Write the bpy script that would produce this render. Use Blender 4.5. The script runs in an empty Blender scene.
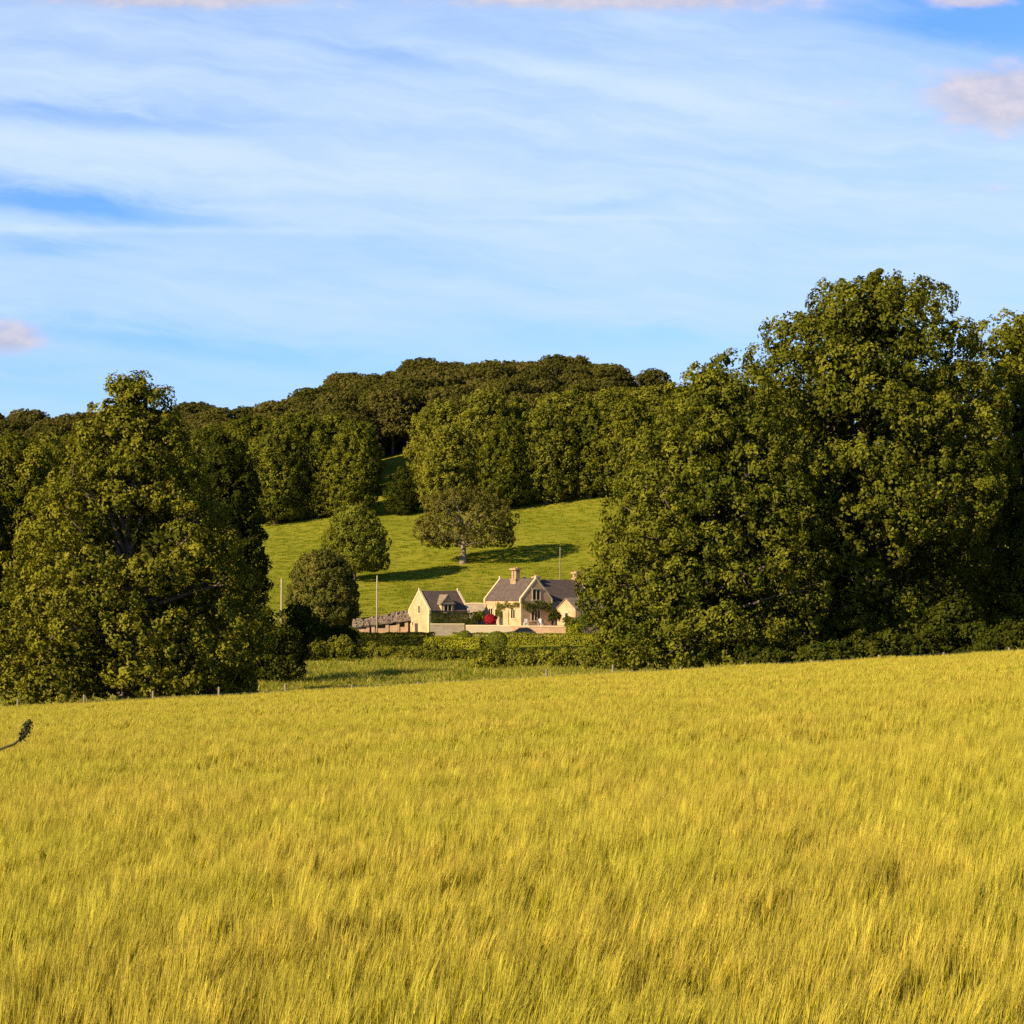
import bpy, bmesh, math, random
import numpy as np
from mathutils import Vector

random.seed(7)
RNG = np.random.default_rng(11)
SC = bpy.context.scene
COL = SC.collection
F = 2000.0            # focal length in pixels of the 1024 frame
HOR = 600.0           # eye-level row
R = math.radians

# ------------------------------------------------------------------ basics
def wx(px, Y): return (px - 512.0) * Y / F
def wz(py, Y): return (HOR - py) * Y / F

def tag(o, label=None, cat=None, group=None, kind=None):
    if label: o['label'] = label
    if cat: o['category'] = cat
    if group: o['group'] = group
    if kind: o['kind'] = kind
    return o

def link(o, parent=None):
    COL.objects.link(o)
    if parent is not None: o.parent = parent
    return o

def empty(name, loc, rz=0.0, s=1.0):
    o = bpy.data.objects.new(name, None)
    o.empty_display_size = 0.5
    o.location = loc; o.rotation_euler = (0, 0, rz); o.scale = (s, s, s)
    return link(o)

class MB:
    """collects vertices and faces for one mesh"""
    def __init__(self): self.v = []; self.f = []
    def poly(self, pts):
        n = len(self.v); self.v += [tuple(p) for p in pts]
        self.f.append(tuple(range(n, n + len(pts))))
    def box(self, x0, x1, y0, y1, z0, z1):
        n = len(self.v)
        self.v += [(x0,y0,z0),(x1,y0,z0),(x1,y1,z0),(x0,y1,z0),(x0,y0,z1),(x1,y0,z1),(x1,y1,z1),(x0,y1,z1)]
        self.f += [(n,n+3,n+2,n+1),(n+4,n+5,n+6,n+7),(n,n+1,n+5,n+4),(n+1,n+2,n+6,n+5),(n+2,n+3,n+7,n+6),(n+3,n,n+4,n+7)]
    def prism(self, base, d):
        """extrude polygon 'base' by vector d (closed)"""
        n = len(self.v); k = len(base)
        self.v += [tuple(p) for p in base]
        self.v += [(p[0]+d[0], p[1]+d[1], p[2]+d[2]) for p in base]
        self.f.append(tuple(range(n+k-1, n-1, -1))); self.f.append(tuple(range(n+k, n+2*k)))
        for i in range(k):
            j = (i+1) % k
            self.f.append((n+i, n+j, n+k+j, n+k+i))
    def tube(self, pts, rads, sides=8, cap=True):
        pts = [Vector(p) for p in pts]; n0 = len(self.v)
        for i, p in enumerate(pts):
            a = pts[max(i-1, 0)]; b = pts[min(i+1, len(pts)-1)]
            d = (b - a).normalized()
            ref = Vector((0, 0, 1)) if abs(d.z) < 0.9 else Vector((1, 0, 0))
            u = d.cross(ref).normalized(); w = d.cross(u)
            for k in range(sides):
                t = 2*math.pi*k/sides
                q = p + (u*math.cos(t) + w*math.sin(t))*rads[i]
                self.v.append(tuple(q))
        for i in range(len(pts)-1):
            for k in range(sides):
                a = n0+i*sides+k; b = n0+i*sides+(k+1) % sides
                self.f.append((a, b, b+sides, a+sides))
        if cap:
            self.f.append(tuple(n0+k for k in range(sides))[::-1])
            m = n0+(len(pts)-1)*sides
            self.f.append(tuple(m+k for k in range(sides)))
    def build(self, name, mat, parent=None, smooth=False, bevel=0.0):
        me = bpy.data.meshes.new(name); me.from_pydata(self.v, [], self.f)
        bm = bmesh.new(); bm.from_mesh(me)
        bmesh.ops.recalc_face_normals(bm, faces=bm.faces)
        if bevel > 0:
            bmesh.ops.bevel(bm, geom=[e for e in bm.edges], offset=bevel, segments=2, affect='EDGES', clamp_overlap=True)
        bm.to_mesh(me); bm.free()
        if smooth: me.polygons.foreach_set('use_smooth', [True]*len(me.polygons))
        me.materials.append(mat); me.update()
        return link(bpy.data.objects.new(name, me), parent)

def quads_mesh(name, Q, tint=None, col=None):
    """Q: (N,k,3) separate polygons -> mesh; tint per face float"""
    n, k = Q.shape[0], Q.shape[1]
    me = bpy.data.meshes.new(name)
    me.vertices.add(n*k); me.loops.add(n*k); me.polygons.add(n)
    me.vertices.foreach_set('co', np.ascontiguousarray(Q, dtype=np.float32).ravel())
    me.loops.foreach_set('vertex_index', np.arange(n*k, dtype=np.int32))
    me.polygons.foreach_set('loop_start', np.arange(0, n*k, k, dtype=np.int32))
    me.polygons.foreach_set('loop_total', np.full(n, k, dtype=np.int32))
    if tint is not None:
        a = me.attributes.new('tint', 'FLOAT', 'FACE'); a.data.foreach_set('value', tint.astype(np.float32))
    if col is not None:
        a = me.attributes.new('col', 'FLOAT_COLOR', 'FACE')
        c4 = np.concatenate([col, np.ones((n, 1))], 1).astype(np.float32)
        a.data.foreach_set('color', c4.ravel())
    me.update(); me.validate()
    return me

# ------------------------------------------------------------------ node helpers
class NT:
    def __init__(self, tree): self.t = tree; self.t.nodes.clear()
    def n(self, typ, **kw):
        nd = self.t.nodes.new(typ)
        for k, v in kw.items(): setattr(nd, k, v)
        return nd
    def l(self, a, b): self.t.links.new(a, b)
    def put(self, sock, v):
        if hasattr(v, 'is_linked') or isinstance(v, bpy.types.NodeSocket): self.l(v, sock)
        else: sock.default_value = v
    def m(self, op, a, b=None, c=None, clamp=False):
        nd = self.n('ShaderNodeMath', operation=op, use_clamp=clamp)
        self.put(nd.inputs[0], a)
        if b is not None: self.put(nd.inputs[1], b)
        if c is not None: self.put(nd.inputs[2], c)
        return nd.outputs[0]
    def mix(self, fac, a, b, blend='MIX'):
        nd = self.n('ShaderNodeMix', data_type='RGBA', blend_type=blend)
        self.put(nd.inputs['Factor'], fac)
        for s, v in ((nd.inputs[6], a), (nd.inputs[7], b)):
            self.put(s, v if not isinstance(v, tuple) else (v[0], v[1], v[2], 1.0))
        return nd.outputs[2]
    def noise(self, vec, scale, detail=4, rough=0.55, dist=0.0):
        nd = self.n('ShaderNodeTexNoise')
        if vec is not None: self.l(vec, nd.inputs['Vector'])
        nd.inputs['Scale'].default_value = scale; nd.inputs['Detail'].default_value = detail
        nd.inputs['Roughness'].default_value = rough; nd.inputs['Distortion'].default_value = dist
        return nd.outputs['Fac']
    def mapr(self, v, a, b, c=0.0, d=1.0, smooth=False):
        nd = self.n('ShaderNodeMapRange')
        if smooth: nd.interpolation_type = 'SMOOTHSTEP'
        self.put(nd.inputs[0], v)
        for i, x in enumerate((a, b, c, d)): nd.inputs[i+1].default_value = x
        return nd.outputs[0]

def new_mat(name):
    m = bpy.data.materials.new(name); m.use_nodes = True
    return m, NT(m.node_tree)

def plain(name, c, rough=0.8, scale=3.0, var=0.25, metallic=0.0, bump=0.0, spec=0.3):
    m, t = new_mat(name)
    tc = t.n('ShaderNodeTexCoord'); nz = t.noise(tc.outputs['Object'], scale, 5)
    a = tuple(x*(1-var) for x in c); b = tuple(min(1, x*(1+var)) for x in c)
    bs = t.n('ShaderNodeBsdfPrincipled')
    t.l(t.mix(nz, a, b), bs.inputs['Base Color'])
    bs.inputs['Roughness'].default_value = rough; bs.inputs['Metallic'].default_value = metallic
    bs.inputs['Specular IOR Level'].default_value = spec
    if bump:
        bp = t.n('ShaderNodeBump'); bp.inputs['Strength'].default_value = bump; bp.inputs['Distance'].default_value = 0.05
        t.l(nz, bp.inputs['Height']); t.l(bp.outputs[0], bs.inputs['Normal'])
    o = t.n('ShaderNodeOutputMaterial'); t.l(bs.outputs[0], o.inputs[0])
    return m

def foliage(name, dark, light, trans=0.25, objvar=0.25, warm=None):
    """leaf material; 'tint' per leaf and a per-tree random shift real leaf colour"""
    m, t = new_mat(name)
    at = t.n('ShaderNodeAttribute'); at.attribute_name = 'tint'
    oi = t.n('ShaderNodeObjectInfo')
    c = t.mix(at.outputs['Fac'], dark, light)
    if warm:
        c = t.mix(t.mapr(oi.outputs['Random'], 0.0, 1.0, 0.0, 0.6), c, warm)
    hs = t.n('ShaderNodeHueSaturation')
    t.l(c, hs.inputs['Color'])
    t.l(t.mapr(oi.outputs['Random'], 0, 1, 1-objvar, 1+objvar), hs.inputs['Value'])
    c = hs.outputs[0]
    d = t.n('ShaderNodeBsdfDiffuse'); t.l(c, d.inputs[0])
    tr = t.n('ShaderNodeBsdfTranslucent')
    t.l(t.mix(1.0, c, (1.0, 1.0, 0.45), 'MULTIPLY'), tr.inputs[0])
    mx = t.n('ShaderNodeMixShader'); mx.inputs[0].default_value = trans
    t.l(d.outputs[0], mx.inputs[1]); t.l(tr.outputs[0], mx.inputs[2])
    o = t.n('ShaderNodeOutputMaterial'); t.l(mx.outputs[0], o.inputs[0])
    return m

def stone_mat(name, c1, c2, mortar, bw=0.55, bh=0.16, ax='XZ'):
    """coursed limestone rubble"""
    m, t = new_mat(name)
    tc = t.n('ShaderNodeTexCoord'); sx = t.n('ShaderNodeSeparateXYZ'); t.l(tc.outputs['Object'], sx.inputs[0])
    cb = t.n('ShaderNodeCombineXYZ')
    t.l(t.m('ADD', sx.outputs[0], sx.outputs[1]), cb.inputs[0]); t.l(sx.outputs[2], cb.inputs[1])
    br = t.n('ShaderNodeTexBrick'); t.l(cb.outputs[0], br.inputs['Vector'])
    br.inputs['Scale'].default_value = 1.0; br.inputs['Brick Width'].default_value = bw
    br.inputs['Row Height'].default_value = bh; br.inputs['Mortar Size'].default_value = 0.018
    br.inputs['Color1'].default_value = (*c1, 1); br.inputs['Color2'].default_value = (*c2, 1)
    br.inputs['Mortar'].default_value = (*mortar, 1)
    nz = t.noise(tc.outputs['Object'], 0.9, 6, 0.65)
    c = t.mix(t.mapr(nz, 0.38, 0.7, 0.0, 0.75), br.outputs['Color'], (c1[0]*0.55, c1[1]*0.5, c1[2]*0.45))
    bs = t.n('ShaderNodeBsdfPrincipled'); t.l(c, bs.inputs['Base Color']); bs.inputs['Roughness'].default_value = 0.95; bs.inputs['Specular IOR Level'].default_value = 0.08
    bp = t.n('ShaderNodeBump'); bp.inputs['Strength'].default_value = 0.6; bp.inputs['Distance'].default_value = 0.04
    t.l(br.outputs['Fac'], bp.inputs['Height']); bp.invert = True; t.l(bp.outputs[0], bs.inputs['Normal'])
    o = t.n('ShaderNodeOutputMaterial'); t.l(bs.outputs[0], o.inputs[0])
    return m

# ------------------------------------------------------------------ materials
M = {}
M['stone'] = stone_mat('limestone', (0.55, 0.350, 0.185), (0.44, 0.275, 0.145), (0.45, 0.33, 0.20))
M['stone_pink'] = stone_mat('garden_stone', (0.50, 0.32, 0.19), (0.40, 0.255, 0.15), (0.36, 0.25, 0.16))
M['stone_grey'] = stone_mat('rubble_stone', (0.34, 0.28, 0.21), (0.25, 0.2, 0.15), (0.2, 0.17, 0.13), 0.4, 0.14)
M['stone_brown'] = stone_mat('weathered_chimney_stone', (0.40, 0.27, 0.16), (0.32, 0.21, 0.12), (0.3, 0.21, 0.13))
M['coping'] = plain('dressed_stone', (0.50, 0.38, 0.22), 0.85, 2.0, 0.2, bump=0.2)
M['slate'] = stone_mat('stone_slate', (0.150, 0.108, 0.088), (0.085, 0.064, 0.056), (0.045, 0.037, 0.032), 0.32, 0.2)
M['slate_old'] = stone_mat('mossy_stone_slate', (0.26, 0.19, 0.135), (0.16, 0.12, 0.09), (0.08, 0.065, 0.05), 0.4, 0.22)
M['wood'] = plain('weathered_wood', (0.20, 0.15, 0.10), 0.9, 6.0, 0.35, bump=0.3)
M['pale_wood'] = plain('bleached_pole_wood', (0.30, 0.235, 0.16), 0.9, 5.0, 0.25)
M['bark'] = plain('bark', (0.13, 0.095, 0.06), 0.95, 4.0, 0.5, bump=0.8)
M['bark_pale'] = plain('pale_bark', (0.22, 0.17, 0.11), 0.95, 4.0, 0.5, bump=0.8)
M['dark_door'] = plain('dark_door_paint', (0.04, 0.045, 0.035), 0.5, 3, 0.2)
M['green_door'] = plain('green_door_paint', (0.07, 0.14, 0.06), 0.5, 3, 0.2)
M['wire'] = plain('galvanised_wire', (0.3, 0.3, 0.3), 0.5, 3, 0.1, metallic=0.8)
M['white'] = plain('white_paint', (0.75, 0.73, 0.68), 0.5, 3, 0.06)
M['pot'] = plain('terracotta', (0.42, 0.2, 0.11), 0.8, 3, 0.15)
M['car_paint'] = plain('charcoal_car_paint', (0.03, 0.03, 0.033), 0.35, 3, 0.03)
M['rubber'] = plain('tyre_rubber', (0.02, 0.02, 0.02), 0.8, 3, 0.1)
M['alloy'] = plain('alloy_rim', (0.5, 0.5, 0.5), 0.35, 3, 0.05, metallic=0.9)
M['lamp_lens'] = plain('lamp_lens', (0.7, 0.7, 0.68), 0.15, 3, 0.03)
M['gravel'] = plain('gravel', (0.40, 0.32, 0.21), 0.95, 14, 0.3)

def glass_mat():
    m, t = new_mat('window_glass')
    bs = t.n('ShaderNodeBsdfPrincipled')
    bs.inputs['Base Color'].default_value = (0.012, 0.012, 0.012, 1); bs.inputs['Roughness'].default_value = 0.12; bs.inputs['Specular IOR Level'].default_value = 0.25
    o = t.n('ShaderNodeOutputMaterial'); t.l(bs.outputs[0], o.inputs[0]); return m
M['glass'] = glass_mat()

G = 1.0
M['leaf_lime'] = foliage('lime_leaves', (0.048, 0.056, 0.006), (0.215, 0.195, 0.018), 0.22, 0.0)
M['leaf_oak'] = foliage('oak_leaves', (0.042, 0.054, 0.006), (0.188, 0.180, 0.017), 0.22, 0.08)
M['leaf_dark'] = foliage('dark_leaves', (0.018, 0.025, 0.004), (0.070, 0.074, 0.008), 0.2, 0.15)  # darker leaf colour, partly standing in for shade on these plants
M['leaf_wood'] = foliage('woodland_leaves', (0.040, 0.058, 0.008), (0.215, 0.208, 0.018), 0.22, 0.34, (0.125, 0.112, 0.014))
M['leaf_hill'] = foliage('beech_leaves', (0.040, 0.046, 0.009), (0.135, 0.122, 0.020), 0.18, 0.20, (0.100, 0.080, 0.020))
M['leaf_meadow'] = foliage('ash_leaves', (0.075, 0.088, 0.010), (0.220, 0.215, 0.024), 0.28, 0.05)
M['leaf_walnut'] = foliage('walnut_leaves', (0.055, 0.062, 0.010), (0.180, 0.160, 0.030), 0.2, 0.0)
M['leaf_bronze'] = foliage('bronze_oak_leaves', (0.065, 0.062, 0.012), (0.180, 0.150, 0.028), 0.22, 0.0)
M['leaf_hedge'] = foliage('hedge_leaves', (0.12, 0.13, 0.008), (0.33, 0.31, 0.018), 0.15, 0.12)
M['leaf_wild'] = foliage('scrub_leaves', (0.066, 0.076, 0.008), (0.190, 0.176, 0.018), 0.2, 0.2)
M['leaf_box'] = foliage('box_leaves', (0.055, 0.075, 0.007), (0.15, 0.165, 0.013), 0.1, 0.05)
M['leaf_ivy'] = foliage('climber_leaves', (0.04, 0.055, 0.008), (0.12, 0.13, 0.014), 0.15, 0.1)
M['leaf_red'] = foliage('red_leaves', (0.20, 0.010, 0.016), (0.42, 0.02, 0.035), 0.2, 0.0)
M['weed'] = plain('dry_weed', (0.035, 0.035, 0.012), 0.9, 8, 0.4)

# ------------------------------------------------------------------ terrain
def ss(a, b, x):
    t = np.clip((x-a)/(b-a), 0, 1); return t*t*(3-2*t)
BY = [-200, 112, 150, 200, 240, 262, 285, 300, 315, 330, 350, 370, 440, 620, 680, 800, 3000]
BZ = [3.15, -5.27, -6.4, -7.4, -7.0, -6.3, -5.4, -5.0, -3.2, -0.5, 3.2, 6.9, 20.7, 56, 60, 50, 30]
CX = [-400, -150, -80, -53, -30, 32, 40, 150, 400]
CZ = [-12, -11, -10.5, -6, 0, 0, -8, -11, -14]
def ground_z(X, Y):
    X = np.asarray(X, float); Y = np.asarray(Y, float)
    b = np.interp(Y, BY, BZ)
    Xc = np.clip(X, -90, 90)
    z = b + 0.056*Xc*(1-ss(112, 200, Y))
    cross = np.clip(0.087*X, -12, 12)
    s1 = ss(305, 440, Y); s2 = ss(440, 620, Y)
    z = z + cross*s1*(1-s2) + np.interp(X, CX, CZ)*s2
    und = 0.25*np.sin(X*0.09+1.3)*np.sin(Y*0.07) + 0.15*np.sin(X*0.23+Y*0.11)
    return z + und*ss(115, 140, Y)*(1-ss(255, 262, Y)*(1-ss(312, 330, Y)))
def gz(x, y): return float(ground_z(x, y))

def build_ground():
    xs = np.concatenate([np.linspace(-1800, -200, 17)[:-1], np.linspace(-200, -90, 28)[:-1], np.arange(-90, 90.1, 1.5),
                         np.linspace(90, 200, 28)[1:], np.linspace(200, 1800, 17)[1:]])
    ys = np.concatenate([np.linspace(-200, -10, 12)[:-1], np.arange(-10, 460, 1.6), np.arange(460, 700, 5), np.linspace(700, 2800, 20)])
    XX, YY = np.meshgrid(xs, ys); ZZ = ground_z(XX, YY)
    nx, ny = len(xs), len(ys)
    co = np.stack([XX, YY, ZZ], -1).reshape(-1, 3)
    i = np.arange(nx*ny).reshape(ny, nx)
    fa = np.stack([i[:-1, :-1], i[:-1, 1:], i[1:, 1:], i[1:, :-1]], -1).reshape(-1, 4)
    me = bpy.data.meshes.new('ground')
    me.vertices.add(len(co)); me.loops.add(fa.size); me.polygons.add(len(fa))
    me.vertices.foreach_set('co', co.astype(np.float32).ravel())
    me.loops.foreach_set('vertex_index', fa.astype(np.int32).ravel())
    me.polygons.foreach_set('loop_start', np.arange(0, fa.size, 4, dtype=np.int32))
    me.polygons.foreach_set('loop_total', np.full(len(fa), 4, dtype=np.int32))
    me.polygons.foreach_set('use_smooth', np.ones(len(fa), dtype=bool))
    me.update(); me.validate()
    m, t = new_mat('pasture')
    ge = t.n('ShaderNodeNewGeometry'); pos = ge.outputs['Position']
    mp = t.n('ShaderNodeMapping'); t.l(pos, mp.inputs[0]); mp.inputs['Scale'].default_value = (0.45, 1.0, 1.0)
    n1 = t.noise(mp.outputs[0], 0.09, 5, 0.6); n2 = t.noise(mp.outputs[0], 0.8, 6, 0.75); n3 = t.noise(pos, 4.5, 3, 0.7)
    c = t.mix(t.mapr(n1, 0.3, 0.7), (0.160, 0.166, 0.014), (0.210, 0.188, 0.020))
    c = t.mix(t.mapr(n2, 0.42, 0.72, 0, 0.45), c, (0.135, 0.145, 0.010))
    c = t.mix(t.mapr(n3, 0.45, 0.8, 0, 0.35), c, (0.26, 0.22, 0.035))
    sp = t.n('ShaderNodeSeparateXYZ'); t.l(pos, sp.inputs[0])
    infield = t.mapr(sp.outputs[1], 111.0, 112.5, 1, 0)
    c = t.mix(infield, c, (0.11, 0.09, 0.03))
    bs = t.n('ShaderNodeBsdfPrincipled'); t.l(c, bs.inputs['Base Color']); bs.inputs['Roughness'].default_value = 1.0
    bs.inputs['Specular IOR Level'].default_value = 0.0
    bp = t.n('ShaderNodeBump'); bp.inputs['Strength'].default_value = 0.4; bp.inputs['Distance'].default_value = 0.3
    t.l(t.m('ADD', n2, t.m('MULTIPLY', n3, 0.35)), bp.inputs['Height']); t.l(bp.outputs[0], bs.inputs['Normal'])
    o = t.n('ShaderNodeOutputMaterial'); t.l(bs.outputs[0], o.inputs[0])
    me.materials.append(m)
    ob = link(bpy.data.objects.new('ground', me)); tag(ob, kind='structure')
build_ground()

# ------------------------------------------------------------------ foliage geometry
def unit(a): return a/np.maximum(np.linalg.norm(a, axis=-1, keepdims=True), 1e-9)

def leaves(C, N, size, rng, jit=0.7, aspect=0.62, up=0.25):
    n = len(C)
    nn = unit(N + np.array([0, 0, up]) + rng.normal(0, jit, (n, 3)))
    t = unit(np.cross(nn, rng.normal(0, 1, (n, 3)))); b = np.cross(nn, t)
    L = (size*rng.uniform(0.65, 1.35, n))[:, None]; W = L*aspect
    fold = nn*L*0.10
    return np.stack([C - t*L*0.5, C + b*W*0.5 + t*L*0.05 + fold, C + t*L*0.5 - fold*1.5, C - b*W*0.5 + t*L*0.05 + fold], 1)

def lobes_to_leaves(lobes, axis_c, rng, clump_r, clump_gap, per_clump, leaf, flat=0.75, inner=0.06, jit=0.42, core=0):
    """lobes: (center, radii). Sprays of leaves sit on each lobe; each spray is a small dome of leaves. returns quads and per-leaf tint"""
    Cs, Ns, Ts = [], [], []
    ctr = np.array(axis_c)
    for c, r in lobes:
        c = np.array(c); r = np.array(r); rm = r.mean()
        out = unit((c - ctr)[None])[0]
        k = max(6, int(4*math.pi*rm*rm/(clump_gap*clump_gap)))
        # evenly spread directions with jitter, so dark gaps stay between sprays
        ii = np.arange(k)+0.5; ph = np.arccos(1-2*ii/k); th = math.pi*(1+5**.5)*ii + rng.uniform(0, 6.28)
        d = np.stack([np.cos(th)*np.sin(ph), np.sin(th)*np.sin(ph), np.cos(ph)], 1)
        d = unit(d + rng.normal(0, 0.35*clump_gap/max(rm, .1), (k, 3)))
        keep = ((d@out > -0.3) | (d[:, 2] > 0.45)) & (rng.random(k) > 0.10)
        d = d[keep]
        if not len(d): continue
        p = c + d*r*rng.uniform(0.82, 1.10, len(d))[:, None]
        nrm = unit(d + out*0.25 + rng.normal(0, .28, (len(d), 3)))
        lobe_t = rng.normal(0, 0.12)
        for q, nv in zip(p, nrm):
            m = int(per_clump*rng.uniform(0.6, 1.35))
            cr = clump_r*rng.uniform(0.65, 1.4)
            g = unit(rng.normal(0, 1, (m, 3)))
            dn = g@nv
            g = np.where((dn < -0.15)[:, None], g - 2*np.outer(dn, nv), g)
            ln = g@nv
            rad = cr*rng.uniform(0.35, 1.05, m)**0.6
            pos = q + (g - np.outer(ln, nv)*(1-flat))*rad[:, None]
            pos[:, 2] -= 0.25*cr*(1-np.abs(ln))
            Cs.append(pos); Ns.append(g*0.75 + nv*0.5)
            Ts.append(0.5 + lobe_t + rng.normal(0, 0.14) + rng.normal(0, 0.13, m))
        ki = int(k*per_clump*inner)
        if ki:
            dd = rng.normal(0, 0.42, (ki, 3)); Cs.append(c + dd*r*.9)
            Ns.append(unit(dd)); Ts.append(rng.normal(0.35, 0.15, ki))  # inner leaves tinted darker, shade painted inside the lobe
    C = np.concatenate(Cs); N = np.concatenate(Ns); T = np.clip(np.concatenate(Ts), 0, 1)
    Q = leaves(C, N, leaf, rng, jit=jit, up=0.12)
    if core:
        LC = np.array([c for c, r in lobes]); zt = LC[:, 2].max(); cq = []
        for c, r in lobes:      # leaves deep inside each crown, tinted dark as painted shade
            kk = int(core*np.mean(r)**2); f = rng.uniform(0.15, 0.72, kk)[:, None]
            ax = np.array([ctr[0], ctr[1], c[2]])
            cq.append(ax + (np.array(c)-ax)*f + np.clip(rng.normal(0, .36, (kk, 3)), -.7, .7)*r)
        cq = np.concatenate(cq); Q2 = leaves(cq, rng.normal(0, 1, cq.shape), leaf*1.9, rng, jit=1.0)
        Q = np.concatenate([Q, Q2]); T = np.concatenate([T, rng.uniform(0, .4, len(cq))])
    return Q, T

def envelope_lobes(outline, depth, lr, rng, gap=0.8, core=True, zflat=0.8, voids=()):
    """outline: rows (z, xl, xr) from top to bottom; lobes sit just inside this outline"""
    o = sorted(outline); zs = [a[0] for a in o]; xl = [a[1] for a in o]; xr = [a[2] for a in o]
    z0, z1 = zs[0], zs[-1]
    L = []
    wmax = max(b-a for a, b in zip(xl, xr))
    for tries in range(5000):
        z = rng.uniform(z0, z1)
        a = np.interp(z, zs, xl); b = np.interp(z, zs, xr)
        hw = (b-a)/2
        if rng.random() > max(0.2, hw/wmax*2): continue
        az = rng.uniform(0, 2*math.pi)
        r0 = min(rng.uniform(*lr), max(0.5*lr[0], hw*0.7))
        k = max(0.0, 1 - 0.9*r0/max(hw, 0.01))*rng.uniform(0.86, 1.08)
        p = np.array([(a+b)/2 + hw*k*math.cos(az), hw*depth*k*math.sin(az), max(min(z, z1 - r0*rng.uniform(.65, 1.0)), z0 + r0*.5)])
        if any(((p[0]-v[0])/v[3])**2+((p[1]-v[1])/v[4])**2+((p[2]-v[2])/v[5])**2 < 1 for v in voids): continue
        dm = [(c-p)*np.array([1, 1, 1.25]) for c, r in L]
        if all(v@v > (gap*(r0+r[0])*0.5)**2 for v, (c, r) in zip(dm, L)):
            L.append((p, np.array([r0*1.12, r0*1.12, r0*zflat])))
    return L

def branch_mesh(lobes, h, r0, rng, trunk_top, fork=0.25, name='trunk', mat=None, lean=(0, 0), parent=None, twigs=2, n_limbs=26):
    mb = MB()
    top = Vector((lean[0], lean[1], trunk_top))
    pts = []; rads = []
    n = 9
    for i in range(n):
        s = i/(n-1)
        pts.append((lean[0]*s + 0.25*math.sin(3*s+1)*s, lean[1]*s + 0.2*math.sin(4*s)*s, trunk_top*s - (0.5 if i == 0 else 0)))
        rads.append(r0*(1.35 if i == 0 else 1.0)*(1-0.85*s) + 0.03)
    mb.tube(pts, rads, 10)
    idx = list(range(len(lobes))); rng.shuffle(idx)
    for j in idx[:n_limbs]:
        c, r = lobes[j]
        zt = max(fork*h*0.6, min(trunk_top*0.95, c[2]*0.55 + rng.uniform(-.05, .1)*h))
        s = zt/trunk_top
        st = Vector((lean[0]*s, lean[1]*s, zt)); en = Vector(tuple(c))
        mid = st.lerp(en, 0.5) + Vector((rng.uniform(-.4, .4), rng.uniform(-.4, .4), rng.uniform(0.0, 0.12)*(en-st).length))
        q1 = st.lerp(mid, 0.5) + Vector((rng.uniform(-.2, .2), rng.uniform(-.2, .2), rng.uniform(-.1, .3)))
        rr = r0*(0.42)*(1-0.5*s)
        mb.tube([st, q1, mid, mid.lerp(en, 0.55)+Vector((0, 0, .15)), en], [rr, rr*0.8, rr*0.6, rr*0.4, rr*0.15], 6)
        for _ in range(twigs):
            d = Vector(rng.normal(0, 1, 3)).normalized()
            e2 = en + Vector((d.x*r[0], d.y*r[1], d.z*r[2]))*0.95
            b0 = mid.lerp(en, rng.uniform(0.3, 0.95))
            mb.tube([b0, b0.lerp(e2, .5)+Vector((0, 0, .12)), e2], [rr*0.28, rr*0.18, rr*0.06], 4, cap=False)
    return mb.build(name, mat or M['bark'], parent, smooth=True)

def make_tree(name, loc, outline, leafmat, label, depth=0.9, lr=(1.5, 2.6), seed=1, clump_r=0.62, clump_gap=1.2, per_clump=60,
              leaf=0.24, r0=0.5, trunk_top=None, gap=1.2, bark=None, group=None, cat='tree', rz=0.0, lean=(0, 0), twigs=2, extra=None,
              inner=0.1, zflat=0.8, n_limbs=26, fork=0.25, core=60, voids=()):
    rng = np.random.default_rng(seed)
    h = max(a[0] for a in outline)
    L = envelope_lobes(outline, depth, lr, rng, gap, zflat=zflat, voids=voids)
    if extra: L += [(np.array(e[:3]), np.array([e[3]*1.1, e[3]*1.1, e[3]*.85])) for e in extra]
    xm = sum((a[1]+a[2])/2 for a in outline)/len(outline)
    Q, T = lobes_to_leaves(L, (xm, 0, h*0.45), rng, clump_r, clump_gap, per_clump, leaf, inner=inner, core=core)
    root = empty(name, loc, rz)
    tag(root, label, cat, group)
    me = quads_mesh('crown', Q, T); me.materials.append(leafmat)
    link(bpy.data.objects.new('crown', me), root)
    branch_mesh(L, h, r0, rng, trunk_top or h*0.75, mat=bark or M['bark'], parent=root, lean=lean, twigs=twigs, n_limbs=n_limbs, fork=fork)
    return root

def copy_tree(o, loc, rz, s, label, group):
    r = o.copy(); COL.objects.link(r)
    r.location = loc; r.rotation_euler = (0, 0, rz); r.scale = s
    tag(r, label, None, group)
    for ch in [c for c in bpy.data.objects if c.parent == o]:
        c = ch.copy(); COL.objects.link(c); c.parent = r
    return r

def px_outline(rows, cx, by, Y):
    """outline measured on the photograph -> metres about the trunk foot"""
    k = Y/F
    return [((by-y)*k, (a-cx)*k, (b-cx)*k) for (y, a, b) in rows]

# ---- the two big tree groups at the field edge
def edge_tree(name, cx, by, Y, rows, mat, label, **kw):
    return make_tree(name, (wx(cx, Y), Y, wz(by, Y)), px_outline(rows, cx, by, Y), mat, label, **kw)

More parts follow.
